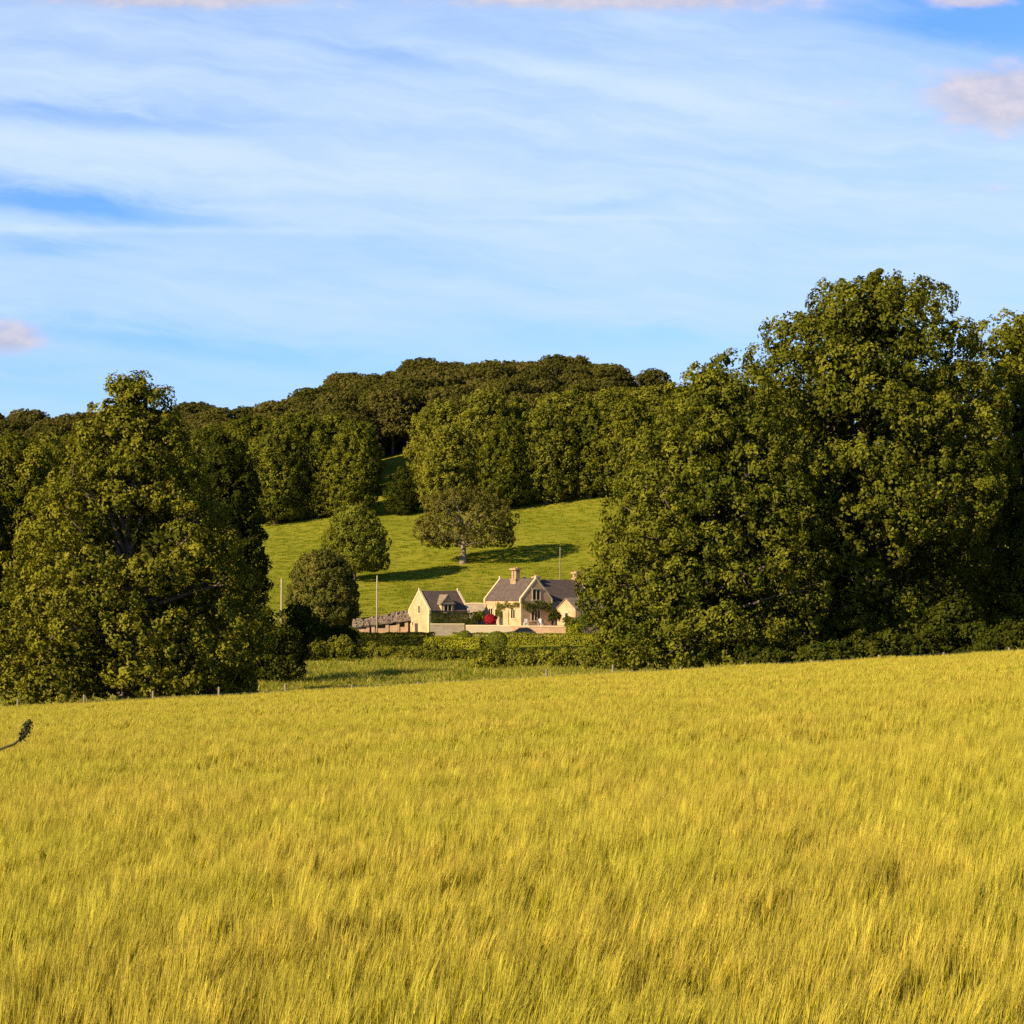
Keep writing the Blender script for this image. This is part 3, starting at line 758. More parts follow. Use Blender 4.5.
# --- main cottage: root at the near corner of its front gable
Yh = 297.0
hx = wx(521, Yh); zg = wz(625.5, Yh)
house = empty('stone_cottage', (hx, Yh, zg), T0)
tag(house, 'larger stone cottage with front gable, tall chimney and slate roof', 'house')
W, L = 5.4, 10.4
ze = wz(600, Yh)-zg; zr = wz(579.5, Yh)-zg
gabled(house, 0, W, 0, L, -1.2, ze, zr, 'y', M['stone'], M['slate'])
gabled(house, W-1.0, W+9.5, 3.4, 8.8, -1.2, ze-0.05, zr-0.12, 'x', M['stone'], M['slate'], wall_name='wing_wall', roof_name='wing_roof')
chimney(house, W/2-0.25, 5.4, zr-1.4, zr+1.75, 0.95, 1.5, 2)
chimney(house, W+1.2, 6.1, zr-0.6, zr+0.55, 0.8, 1.1, 2)
chimney(house, W+8.6, 6.1, zr-0.6, zr+1.3, 0.9, 1.3, 2)
# porch range in front of the wing
gabled(house, 5.9, 11.5, -5.7, -0.8, -1.2, wz(609, 295)-zg, wz(599, 295)-zg, 'x', M['stone'], M['slate_old'], coping=False, over=0.12, wall_name='porch_wall', roof_name='porch_roof')
window(house, 'y-', W/2, 3.95, 1.25, 1.35, 2, off=0.0)
window(house, 'y-', W/2-0.1, 0.85, 1.5, 1.35, 3, off=0.0)
window(house, 'x-', 8.6, 1.15, 1.1, 1.35, 2, off=0.0)
window(house, 'x-', 6.9, 1.0, 0.8, 1.35, 1, off=0.0)
window(house, 'x-', 2.2, 1.15, 1.1, 1.2, 2, off=0.0)
window(house, 'x-', -3.4, 0.5, 0.75, 1.35, 1, off=5.9, name='porch_window')
window(house, 'y-', 9.3, 2.2, 1.1, 1.1, 2, off=3.4)
def door(root, face, a, z0, w, h, off, mat):
    mb = MB()
    if face == 'x-': mb.box(off-0.05, off+0.05, a-w/2, a+w/2, z0, z0+h)
    else: mb.box(a-w/2, a+w/2, off-0.05, off+0.05, z0, z0+h)
    for k in range(1, 4):
        u = a-w/2+w*k/4
        if face == 'x-': mb.box(off-0.065, off-0.045, u-0.012, u+0.012, z0+.05, z0+h-.05)
        else: mb.box(u-0.012, u+0.012, off-0.065, off-0.045, z0+.05, z0+h-.05)
    d = mb.build('door', mat, root)
    hb = MB()
    if face == 'x-': hb.tube([(off-0.05, a+w*.35, z0+h*.48), (off-0.14, a+w*.35, z0+h*.48)], [.04, .05], 8)
    else: hb.tube([(a+w*.35, off-0.05, z0+h*.48), (a+w*.35, off-0.14, z0+h*.48)], [.04, .05], 8)
    hb.build('handle', M['wire'], d)
door(house, 'y-', 8.0, 0.0, 1.0, 2.1, -5.7, M['green_door'])
door(house, 'x-', 5.6, 0.0, 1.0, 2.0, 0.0, M['dark_door'])

# --- small cottage to the left: root at the near corner between gable and front
Yb = 296.0
bx_ = wx(429, Yb); zb_ = wz(633, Yb)
barn = empty('stone_cottage', (bx_, Yb, zb_), T0)
tag(barn, 'smaller stone cottage with sunlit side gable and one dormer', 'house')
WB, LB = 6.1, 6.9
zeb = wz(611.5, Yb)-zb_; zrb = wz(592, Yb)-zb_
gabled(barn, 0, LB, 0, WB, -1.0, zeb, zrb, 'x', M['stone'], M['slate'])
# gabled half-dormer through the eaves
dx0, dx1 = 2.1, 4.3; dm = (dx0+dx1)/2
mb = MB(); mb.prism([(dx0, -0.06, zeb-0.6), (dx1, -0.06, zeb-0.6), (dx1, -0.06, zeb+1.15), (dm, -0.06, zeb+2.35), (dx0, -0.06, zeb+1.15)], (0, 2.3, 0))
dw = mb.build('dormer', M['stone'], barn)
mb = MB()
for s_ in (-1, 1):
    xe = dx0-0.18 if s_ < 0 else dx1+0.18
    mb.prism([(xe, -0.2, zeb+0.98), (dm, -0.2, zeb+2.38), (dm, -0.2, zeb+2.54), (xe, -0.2, zeb+1.14)], (0, 2.5, 0))
mb.build('dormer_roof', M['slate_old'], dw)
window(barn, 'y-', dm, zeb+0.0, 1.2, 1.0, 2, off=-0.06)
window(barn, 'x-', WB*0.47, zeb-0.15, 0.7, 1.0, 2, off=0.0)
window(barn, 'x-', WB*0.80, 1.2, 0.32, 0.42, 1, off=0.0)
door(barn, 'x-', WB*0.62, -0.3, 0.9, 1.7, 0.0, M['dark_door'])
window(barn, 'y-', 5.6, 0.9, 0.9, 0.9, 2, off=0.0)
mb = MB()   # quoins on the sunny corner
for k in range(8):
    s_ = 0.28 if k % 2 else 0.42
    mb.box(-0.03, s_, -0.03, s_ if k % 2 == 0 else 0.26, k*0.4-0.2, k*0.4+0.17)
mb.build('quoins', M['coping'], barn)

# --- low stone shed left of it: sloping ridge, front with piers and dark bays
sy = 300.0
sx0, sx1 = wx(352, sy), wx(407, sy)
shed = empty('stone_shed', (sx0, sy, wz(637, sy)), R(4))
tag(shed, 'low stone shed with uneven stone roof and open bays', 'shed')
SL = sx1-sx0+0.6
mb = MB(); mb.prism([(0, 1.0, -1), (SL, 1.0, -1), (SL, 1.0, 2.6), (0, 1.0, 1.15)], (0, 3.0, 0)); mb.build('wall', M['stone_grey'], shed)
mb = MB()
for k, (u, hh) in enumerate([(0.15, 1.35), (2.1, 1.6), (2.9, 1.7), (5.0, 2.0), (6.6, 2.15), (7.9, 2.35)]):
    mb.box(u, u+0.5, -0.0, 0.55, -1, hh)
    p = mb.build('pier', M['stone_pink'], shed); mb = MB()
for (u0, u1, h_) in ((0.65, 2.1, 1.25), (5.5, 6.6, 1.75), (7.1, 7.9, 1.5), (3.4, 5.0, 1.3)):
    mb.box(u0, u1, 0.1, 0.4, -1, h_)
mb.build('low_wall', M['stone_pink'], shed)
mb = MB()
n = 14
for i in range(n):
    a = i/n; b = (i+1)/n
    j0 = 0.05*math.sin(i*2.1)+.03*math.sin(i*5.3); 
    z0a, z1a = 1.35+1.1*a+j0*.4, 2.15+1.65*a+j0
    z0b, z1b = 1.35+1.1*b+j0*.4, 2.15+1.65*b+j0
    mb.prism([(SL*a, -0.25, z0a), (SL*a, 2.3, z1a), (SL*a, 2.3, z1a+.22), (SL*a, -0.25, z0a+.16)], (SL*(b-a)-0.004, 0, z0b-z0a))
rs = np.random.default_rng(17)
for i in range(150):
    a = rs.random(); b = rs.random(); x_ = SL*a; y_ = -0.2+2.4*b
    z_ = (1.35+1.1*a)*(1-b)+(2.15+1.65*a)*b+.17
    w_, d_, h_ = rs.uniform(.15, .4), rs.uniform(.12, .3), rs.uniform(.03, .2)*(1+1.2*(b > .8))
    q_ = [(x_+w_*math.cos(t_)*rs.uniform(.8, 1.1), y_+d_*math.sin(t_)*rs.uniform(.8, 1.1), z_-.1) for t_ in np.linspace(0, 2*math.pi, 6)[:-1]]
    mb.prism(q_, (rs.uniform(-.03, .03), rs.uniform(-.03, .03), .1+h_))
mb.build('roof', M['slate_old'], shed)

# --- garden walls
def wall_run(name, pts, zt, zb, th, mat, label, cap=True):
    """pts world xy; zt list of top heights"""
    root = empty(name, (pts[0][0], pts[0][1], zb)); tag(root, label, 'wall')
    ox, oy = pts[0]
    mb = MB(); cp = MB()
    for i, ((ax, ay), (bx, by)) in enumerate(zip(pts[:-1], pts[1:])):
        L = math.hypot(bx-ax, by-ay); s = (-(by-ay)/L*th/2, (bx-ax)/L*th/2)
        a, b = (ax-ox, ay-oy), (bx-ox, by-oy)
        za, zb2 = zt[i]-zb, zt[i+1]-zb
        for m_, h0, ex, lo in ((mb, 0.0, 1.0, None), (cp, 0.13, 1.35, 0.0)):
            if lo is None:
                q = [(a[0]-s[0], a[1]-s[1], 0), (b[0]-s[0], b[1]-s[1], 0), (b[0]-s[0], b[1]-s[1], zb2), (a[0]-s[0], a[1]-s[1], za)]
                m_.prism(q, (2*s[0], 2*s[1], 0))
            else:
                q = [(a[0]-s[0]*ex, a[1]-s[1]*ex, za+.003), (b[0]-s[0]*ex, b[1]-s[1]*ex, zb2+.003), (b[0]-s[0]*ex, b[1]-s[1]*ex, zb2+h0), (a[0]-s[0]*ex, a[1]-s[1]*ex, za+h0)]
                m_.prism(q, (2*s[0]*ex, 2*s[1]*ex, 0))
    mb.build('wall', mat, root)
    if cap: cp.build('coping', M['coping'], root)
    return root
zt1 = wz(626, 290)
wall_run('terrace_wall', [hp(466, 292), hp(499, 291), hp(530, 290), hp(566, 289.5)], [zt1, zt1, zt1-.1, zt1-.15], -6.2, 0.4, M['stone_pink'], 'sunlit pinkish terrace retaining wall behind the parked car')
wall_run('garden_wall', [hp(430, 292.5), hp(464.5, 292.5)], [wz(624.5, 292), wz(624.5, 292)], -6.2, 0.4, M['stone_grey'], 'grey garden wall below the dark hedge of the smaller cottage')  # greyer stone than the terrace wall puts its shade into the colour
wall_run('yard_wall', [hp(462, 308), hp(475, 307), hp(488, 306)], [wz(604, 308), wz(603.5, 307), wz(604, 306)], -5.4, 0.5, M['stone_grey'], 'rough stone wall filling the gap between the two cottages')
tb = MB()
a0, a1 = wx(466.5, 292), wx(566, 292)
tb.box(a0, a1, 290.4, 312, -6.5, zg+0.0)
tag(tb.build('terrace', M['gravel']), kind='structure')
hedge('yew_hedge', [hp(431, 294.3), hp(455, 294.3), hp(477, 294.6)], 1.3, 3.2, M['leaf_dark'], 'dark shaded hedge standing against the front of the smaller cottage', 9, leaf=0.2, wob=0.08, dens=70)  # dark leaf colour carries the shade against the cottage

# --- climbers and shrubs on the house
def climber(name, corners, mat, label, seed, dens=120, thick=0.22):
    """leafy mat on a wall of the main cottage; corners: list of rects (face, a0,a1,z0,z1,off)"""
    rng = np.random.default_rng(seed); Cs, Ns = [], []
    for face, u0, u1, z0, z1, off in corners:
        n = int((u1-u0)*(z1-z0)*dens)
        u = rng.uniform(u0, u1, n); z = rng.uniform(z0, z1, n) + 0.18*np.sin(u*2.3+seed) + 0.12*np.sin(u*5.1)
        d = np.abs(rng.normal(0, thick, n))+0.04
        if face == 'x-': Cs.append(np.stack([off-d, u, z], 1)); Ns.append(np.tile([-1.0, 0, .3], (n, 1)))
        else: Cs.append(np.stack([u, off-d, z], 1)); Ns.append(np.tile([0, -1.0, .3], (n, 1)))
    C = np.concatenate(Cs); N = np.concatenate(Ns)
    root = empty(name, house.location, T0); tag(root, label, 'climber')
    me = quads_mesh('leaves', leaves(C, N, 0.2, rng, jit=.5), np.clip(rng.normal(.5, .22, len(C)), 0, 1)); me.materials.append(mat)
    link(bpy.data.objects.new('leaves', me), root)
    mb = MB()
    for face, u0, u1, z0, z1, off in corners:
        um = (u0+u1)/2; p = [(um, 0.0), (um+.1, z0*.5), (um-.1, z0), (u0+.3, (z0+z1)/2)]; p2 = [(um-.1, z0), (u1-.3, (z0+z1)/2)]
        for pp in (p, p2):
            mb.tube([(off-.06, u, z) if face == 'x-' else (u, off-.06, z) for u, z in pp], [.05, .04, .03, .02][:len(pp)], 5)
    mb.build('stem', M['bark'], root)
climber('climbing_plant', [('x-', 0.3, 6.4, 2.6, 3.35, 0.0), ('x-', 5.2, 6.8, 1.2, 2.9, 0.0)], M['leaf_ivy'], 'green climber trained along the sunny long wall of the larger cottage', 81)
climber('climbing_plant', [('y-', 0.2, 5.3, 2.15, 3.55, 0.0)], M['leaf_ivy'], 'climber band across the front gable between its two windows', 82)
def bush_at(name, px, py, rpx, Y, mat, label, seed, zbase=None, cat='bush'):
    rng = np.random.default_rng(seed); r = rpx*Y/F; X = wx(px, Y)
    z0 = zbase if zbase is not None else gz(X, Y); zc = wz(py, Y)-z0
    L_ = [(np.array([rng.uniform(-.5, .5)*r, rng.uniform(-.5, .5)*r, zc+rng.uniform(-.4, .4)*r]), np.array([r*.6, r*.6, r*.55])) for _ in range(7)]
    L_.append((np.array([0, 0, max(0.2, zc-r*.6)]), np.array([r*.8, r*.8, r*.6])))
    Q, T = lobes_to_leaves(L_, (0, 0, zc*.6), rng, .28, .38, 22, .17)
    root = empty(name, (X, Y, z0)); tag(root, label, cat)
    me = quads_mesh('crown', Q, T); me.materials.append(mat); link(bpy.data.objects.new('crown', me), root)
    mb = MB()
    for c, rr in L_: mb.tube([(0, 0, -.1), tuple(c*.6), tuple(c)], [.07, .04, .015], 5)
    mb.build('stem', M['bark'], root)
bush_at('garden_bush', 554.5, 615.5, 6, 293.5, M['leaf_dark'], 'dark bush in the corner right of the front gable', 91, zg)
bush_at('garden_bush', 480, 616, 5.5, 295.5, M['leaf_meadow'], 'light green bush left of the crimson shrub', 92, zg)
bush_at('garden_bush', 570, 622, 6, 286, M['leaf_ivy'], 'low green bush below the porch gable beside the terrace wall', 93)
bush_at('garden_bush', 586, 620, 8, 284, M['leaf_ivy'], 'green bush under the big tree boughs right of the porch', 94)
bush_at('garden_bush', 604, 622, 9, 287, M['leaf_ivy'], 'green bush right of the porch at the end of the cottage wing', 96)
bush_at('garden_bush', 574, 629, 7, 281, M['leaf_hedge'], 'rounded bright bush at the right end of the terrace wall', 97)
bush_at('garden_bush', 352, 634, 9, 285, M['leaf_ivy'], 'leafy bush at the left end of the stone shed', 95)

# --- garden furniture on the terrace
def garden_chair(px, Y, rz, label):
    X = wx(px, Y); root = empty('garden_chair', (X, Y, zg), rz); tag(root, label, 'chair', 'white garden chairs on the terrace')
    mb = MB(); mb.box(-.24, .24, -.24, .24, .42, .46); mb.build('seat', M['white'], root, bevel=.008)
    mb = MB()
    for k in range(5): mb.box(-.22+k*.1, -.17+k*.1, .2, .235, .46, .95)
    mb.box(-.25, .25, .19, .245, .95, 1.02); mb.build('backrest', M['white'], root)
    for a, b in ((-.22, -.22), (.18, -.22), (-.22, .19), (.18, .19)):
        mb = MB(); mb.box(a, a+.045, b, b+.045, 0, .42); mb.build('leg', M['white'], root)
garden_chair(525.5, 292.6, R(200), 'white slatted garden chair left of the terrace table')
garden_chair(541, 292.4, R(140), 'white slatted garden chair right of the terrace table')
tbl = empty('garden_table', (wx(533, 292.4), 292.4, zg)); tag(tbl, 'wooden garden table on the terrace under the gable window', 'table')
mb = MB(); mb.box(-.75, .75, -.4, .4, .7, .75); mb.build('table_top', M['pale_wood'], tbl, bevel=.01)
for a, b in ((-.68, -.34), (.6, -.34), (-.68, .27), (.6, .27)):
    mb = MB(); mb.box(a, a+.08, b, b+.08, 0, .7); mb.build('leg', M['pale_wood'], tbl)

# --- the parked car behind the hedge
def car(px, Y, label):
    X = wx(px, Y); root = empty('parked_car', (X, Y, gz(X, Y)+0.02), R(4)); tag(root, label, 'car')
    def skin(prof, hw, name, mat, par, taper=0.0, zt=None):
        mb = MB(); n = len(prof)
        rows = []
        for s_, k in ((-1, 1.0), (1, 1.0)):
            rows.append([(x, s_*hw*(1-taper*max(0, (z-.9))/.55), z) for x, z in prof])
        mb.v += rows[0]+rows[1]
        mb.f.append(tuple(range(n))); mb.f.append(tuple(range(2*n-1, n-1, -1)))
        for i in range(n): mb.f.append((i, (i+1) % n, n+(i+1) % n, n+i))
        return mb.build(name, mat, par, bevel=.04)
    body = [(-2.1, .35), (-2.12, .62), (-1.98, .82), (-1.1, .93), (1.55, .95), (2.02, .9), (2.1, .6), (2.05, .32), (1.7, .28), (-1.7, .28)]
    skin(body, .86, 'body', M['car_paint'], root)
    glass = [(-1.05, .93), (-.35, 1.38), (1.15, 1.40), (1.85, .96)]
    skin(glass, .80, 'windows', M['glass'], root, 0.18)
    skin([(-.42, 1.365), (-.2, 1.43), (.9, 1.46), (1.2, 1.385)], .72, 'roof', M['car_paint'], root, 0.1)
    for wx_ in (-1.3, 1.28):
        for s_ in (-1, 1):
            mb = MB(); mb.tube([(wx_, s_*.70, .31), (wx_, s_*.885, .31)], [.31, .31], 20); w_ = mb.build('wheel', M['rubber'], root)
            mb = MB(); mb.tube([(wx_, s_*.88, .31), (wx_, s_*.9, .31)], [.19, .17], 14); mb.build('rim', M['alloy'], w_)
    for s_ in (-1, 1):
        mb = MB(); mb.box(-2.14, -1.98, s_*.62-.16, s_*.62+.16, .62, .76); mb.build('headlight', M['lamp_lens'], root, bevel=.03)
    for s_ in (-1, 1):
        mb = MB(); mb.box(-.85, -.7, s_*.95-.08, s_*.95+.08, .95, 1.07); mb.build('wing_mirror', M['car_paint'], root, bevel=.02)
car(521, 285, 'dark car parked behind the clipped hedge below the terrace wall')

# --- poles
def pole(px, top, Y, r, label, arm=False, cat='pole', mat='pale_wood', name='utility_pole', foot=None):
    X = wx(px, Y); z = gz(X, Y); root = empty(name, (X, Y, z)); h = wz(top, Y)-z
    tag(root, label, cat)
    mb = MB(); mb.tube([(0, 0, -.6), (0, 0, h*.5), (0.02, 0, h-.12), (0.02, 0, h)], [r*1.15, r, r*.85, r*.5], 12); mb.build('shaft', M[mat], root, smooth=True)
    if arm:
        mb = MB(); mb.box(-.28, .32, -.06, .06, h-.75, h-.62); a = mb.build('cross_arm', M['wood'], root)
        for u in (-.2, .24):
            mb = MB(); mb.tube([(u, 0, h-.62), (u, 0, h-.52), (u, 0, h-.46)], [.03, .05, .03], 8); mb.build('insulator', M['white'], a)
pole(377, 575.5, 290, .115, 'tall pale pole beside the stone shed and round tree')
pole(281.5, 578, 297, .15, 'stout pale post against the dark trees left of the round tree')
pole(560, 547, 334, .09, 'thin pole in the meadow behind the larger cottage', mat='wood')

# --- post and wire fence along the far edge of the barley
fx = [wx(p, 114) for p in (19, 85, 152, 219, 286, 352, 418, 484, 547, 613, 680, 746, 812, 878, 944, 1010, 1076)]
fx = [wx(-114, 114), wx(-48, 114)] + fx
fence = empty('wire_fence', (fx[0], 114, gz(fx[0], 114))); tag(fence, 'post and wire fence along the far edge of the barley', 'fence')
fo = fence.location
for i, x in enumerate(fx):
    y = 114 + 0.3*math.sin(i*2.0); z = gz(x, y)
    tl = 0.03*math.sin(i*1.7)
    hh = (1.30 if (i < 7 or 10 <= i <= 11) else 1.0) + 0.06*math.sin(i*3.1)
    mb = MB(); mb.tube([(x-fo.x, y-fo.y, z-.4-fo.z), (x-fo.x+tl*.5, y-fo.y, z+hh*.5-fo.z), (x-fo.x+tl, y-fo.y, z+hh-fo.z)], [.075, .07, .065], 8)
    mb.build('post', M['wood'], fence)
mb = MB()
for hgt in (0.3, 0.6, 0.9):
    mb.tube([(x-fo.x, 114+0.3*math.sin(i*2.0)-.08-fo.y, gz(x, 114)+hgt-fo.z) for i, x in enumerate(fx)], [.006]*len(fx), 4)
mb.build('wire', M['wire'], fence)

# ------------------------------------------------------------------ barley and grass (stuff)
def stalk_patch(name, n, rad, seed, h=(0.64, 0.86), wid=1.0, awns=7, lean=0.06, leafy=0.8):
    rng = np.random.default_rng(seed)
    tri, col = [], []
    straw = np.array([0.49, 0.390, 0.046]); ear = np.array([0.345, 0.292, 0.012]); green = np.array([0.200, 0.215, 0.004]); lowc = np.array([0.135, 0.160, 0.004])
    def quad(a, b, c, d, k): tri.append([a, b, c, d]); col.append(k)
    gleft = 0
    for i in range(n):
        if gleft == 0:       # tillers of one plant share a root, a lean and a ripeness
            gleft = int(rng.integers(4, 10))
            r = rad*math.sqrt(rng.random()); t = rng.uniform(0, 2*math.pi)
            gb = np.array([r*math.cos(t), r*math.sin(t), 0.0]); gh = rng.uniform(*h)
            gl = np.array([lean+rng.normal(0, .045), rng.normal(0.0, .045), 0]); gr = np.clip(rng.normal(.5, .32), 0, 1); gn = rng.uniform(0.0, .8)
        gleft -= 1
        base = gb + np.append(rng.normal(0, .020, 2), 0)
        hh = gh*rng.uniform(.92, 1.06)
        ld = gl + np.append(rng.normal(0, .035, 2), 0)
        az = rng.uniform(0, math.pi); side = np.array([math.cos(az), math.sin(az), 0])
        def at(s): return base + ld*hh*(s**1.8) + np.array([0, 0, hh*s*(1-0.04*s)])
        ripe = np.clip(gr+rng.normal(0, .12), 0, 1)
        sc = green*(1-ripe*.55) + straw*ripe*.55
        w = 0.0035*wid
        ps = [at(0.25), at(0.6), at(0.9)]
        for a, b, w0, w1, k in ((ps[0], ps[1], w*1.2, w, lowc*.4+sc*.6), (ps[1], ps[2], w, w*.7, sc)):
            quad(a-side*w0, a+side*w0, b+side*w1, b-side*w1, k)
        # leaf blades
        for _ in range(rng.poisson(leafy)):
            s0 = rng.uniform(.3, .75); a = at(s0); da = rng.uniform(0, 2*math.pi); d = np.array([math.cos(da)*.5+.35, math.sin(da)*.5, rng.uniform(.3, 1.1)]); d /= np.linalg.norm(d)
            ll = rng.uniform(.12, .22); b = a + d*ll*.55; c = b + (d*np.array([1, 1, .1])+np.array([0, 0, -.25]))*ll*.45
            s2 = np.cross(d, [0, 0, 1]); s2 /= max(1e-6, np.linalg.norm(s2)); wl = .005*wid
            gcol = green*rng.uniform(.8, 1.35)
            quad(a-s2*wl*.6, a+s2*wl*.6, b+s2*wl, b-s2*wl, gcol); quad(b-s2*wl, b+s2*wl, c+s2*wl*.2, c-s2*wl*.2, gcol)
        # ear, nodding with the wind
        tip = at(.9); el = rng.uniform(.06, .09)
        nod = gn*rng.uniform(.7, 1.2)
        ed = np.array([ld[0]*1.6+.22*nod, ld[1]*1.4, 1.0-.45*nod]); ed /= np.linalg.norm(ed)
        e1 = tip+ed*el; wE = .0065*wid
        k = ear*(1-ripe*.5)+straw*ripe*.5; k = k*rng.uniform(.8, 1.2)
        s3 = np.cross(ed, side); s3 /= max(1e-6, np.linalg.norm(s3))
        for sd in (side, s3):
            m_ = tip+ed*el*.45
            quad(tip-sd*w, tip+sd*w, m_+sd*wE, m_-sd*wE, k); quad(m_-sd*wE, m_+sd*wE, e1+sd*w*.7, e1-sd*w*.7, k)
        for j in range(awns):
            o = tip+ed*el*rng.uniform(.1, 1.0)
            dv = ed + rng.normal(0, .085, 3); dv /= np.linalg.norm(dv); al = rng.uniform(.11, .18)
            s4 = np.cross(dv, rng.normal(0, 1, 3)); s4 /= max(1e-6, np.linalg.norm(s4)); wa = .0011*wid
            e_ = o+dv*al
            quad(o-s4*wa, o+s4*wa, e_+s4*wa*.35, e_-s4*wa*.35, np.array([0.53, 0.422, 0.060])*(.5+.8*ripe)*rng.uniform(.85, 1.2))
    me = quads_mesh(name, np.array(tri), None, np.array(col))
    return me

def crop_mat(name, low=0.8, high=1.2, trans=0.38, green=(0.80, 0.98, 0.6)):
    m, t = new_mat(name)
    at = t.n('ShaderNodeAttribute'); at.attribute_name = 'col'
    ge = t.n('ShaderNodeNewGeometry')
    mp = t.n('ShaderNodeMapping'); t.l(ge.outputs['Position'], mp.inputs[0]); mp.inputs['Scale'].default_value = (1, .6, 0)
    n1 = t.noise(mp.outputs[0], 0.35, 4, .6); n2 = t.noise(mp.outputs[0], 2.2, 3, .6)
    c = t.mix(t.mapr(n1, .42, .72, 0, .75), at.outputs['Color'], t.mix(1.0, at.outputs['Color'], green, 'MULTIPLY'))
    hs = t.n('ShaderNodeHueSaturation'); t.l(c, hs.inputs['Color']); t.l(t.mapr(n2, .25, .75, low, high), hs.inputs['Value'])
    d = t.n('ShaderNodeBsdfDiffuse'); tr = t.n('ShaderNodeBsdfTranslucent'); t.l(hs.outputs[0], d.inputs[0]); t.l(hs.outputs[0], tr.inputs[0])
    mx = t.n('ShaderNodeMixShader'); mx.inputs[0].default_value = trans; t.l(d.outputs[0], mx.inputs[1]); t.l(tr.outputs[0], mx.inputs[2])
    o = t.n('ShaderNodeOutputMaterial'); t.l(mx.outputs[0], o.inputs[0]); return m
M['barley'] = crop_mat('barley', .86, 1.14)
M['grass'] = crop_mat('rough_grass', .7, 1.25)

def scatter(name, sources, pts, rots, scl, idx, label, cat):
    """one object: its vertices carry the clump instances through geometry nodes"""
    col = bpy.data.collections.new(name+'_sources')
    for s in sources: col.objects.link(s)
    me = bpy.data.meshes.new(name); me.vertices.add(len(pts))
    me.vertices.foreach_set('co', np.ascontiguousarray(pts, dtype=np.float32).ravel())
    a = me.attributes.new('rot', 'FLOAT_VECTOR', 'POINT'); a.data.foreach_set('vector', np.ascontiguousarray(rots, dtype=np.float32).ravel())
    a = me.attributes.new('scl', 'FLOAT_VECTOR', 'POINT'); a.data.foreach_set('vector', np.ascontiguousarray(scl, dtype=np.float32).ravel())
    a = me.attributes.new('idx', 'INT', 'POINT'); a.data.foreach_set('value', idx.astype(np.int32))
    me.update()
    ob = link(bpy.data.objects.new(name, me)); tag(ob, label, cat, kind='stuff')
    ng = bpy.data.node_groups.new(name+'_scatter', 'GeometryNodeTree')
    ng.interface.new_socket('Geometry', in_out='INPUT', socket_type='NodeSocketGeometry')
    ng.interface.new_socket('Geometry', in_out='OUTPUT', socket_type='NodeSocketGeometry')
    n = ng.nodes; gi = n.new('NodeGroupInput'); go = n.new('NodeGroupOutput')
    ci = n.new('GeometryNodeCollectionInfo'); ci.inputs['Collection'].default_value = col
    ci.inputs['Separate Children'].default_value = True; ci.inputs['Reset Children'].default_value = True
    ip = n.new('GeometryNodeInstanceOnPoints'); ip.inputs['Pick Instance'].default_value = True
    def attr(nm, ty):
        x = n.new('GeometryNodeInputNamedAttribute'); x.data_type = ty; x.inputs['Name'].default_value = nm; return x.outputs['Attribute']
    e2r = n.new('FunctionNodeEulerToRotation')
    lk = ng.links.new
    lk(gi.outputs[0], ip.inputs['Points']); lk(ci.outputs[0], ip.inputs['Instance']); lk(attr('idx', 'INT'), ip.inputs['Instance Index'])
    lk(attr('rot', 'FLOAT_VECTOR'), e2r.inputs[0]); lk(e2r.outputs[0], ip.inputs['Rotation']); lk(attr('scl', 'FLOAT_VECTOR'), ip.inputs['Scale'])
    lk(ip.outputs[0], go.inputs[0])
    md = ob.modifiers.new('scatter', 'NODES'); md.node_group = ng
    return ob

def src(name, me, mat):
    me.materials.append(mat); return bpy.data.objects.new(name, me)

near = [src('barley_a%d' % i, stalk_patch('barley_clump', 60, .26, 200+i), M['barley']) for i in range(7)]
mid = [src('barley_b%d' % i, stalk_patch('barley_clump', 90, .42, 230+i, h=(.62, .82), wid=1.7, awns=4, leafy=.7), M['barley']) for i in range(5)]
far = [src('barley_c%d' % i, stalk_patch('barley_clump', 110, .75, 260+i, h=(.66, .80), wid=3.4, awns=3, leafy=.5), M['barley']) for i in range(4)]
srcs = near + mid + far
ps, ix = [], []
def zone(y0, y1, half, step, lo, hi):
    rg = np.random.default_rng(int(y0*10)+1)
    ys = np.arange(y0, y1, step)
    for yy in ys:
        h = half(yy); n = max(2, int(2*h/step))
        x = np.linspace(-h, h, n)+rg.uniform(-.5, .5, n)*step; y = yy+rg.uniform(-.5, .5, n)*step
        ps.append(np.stack([x, y], 1)); ix.append(rg.integers(lo, hi, n))
zone(3.0, 26, lambda y: 0.30*y+5, .265, 0, 7)
zone(26, 56, lambda y: 0.29*y+6, .42, 7, 12)
zone(56, 112.3, lambda y: 0.29*y+8, .66, 12, 16)
XY = np.concatenate(ps); IX = np.concatenate(ix)
rg = np.random.default_rng(5)
# gentle tramline gaps running along the slope of the field
pts = np.concatenate([XY, ground_z(XY[:, 0], XY[:, 1])[:, None]-0.02], 1)
wave = 0.05*np.sin(XY[:, 0]*1.1+XY[:, 1]*.7)+.04*np.sin(XY[:, 0]*.37-XY[:, 1]*.9)
rots = np.stack([rg.normal(0, .025, len(XY)), wave*.6+rg.normal(0, .025, len(XY)), rg.normal(0, .18, len(XY))], 1)
hs = 1.0 + 0.05*np.sin(XY[:, 0]*.8+1)*np.sin(XY[:, 1]*.5)+rg.normal(0, .05, len(XY))
scl = np.stack([np.ones(len(XY)), np.ones(len(XY)), hs], 1)
scatter('barley_crop', srcs, pts, rots, scl, IX, 'ripening golden green barley filling the whole foreground field', 'barley')

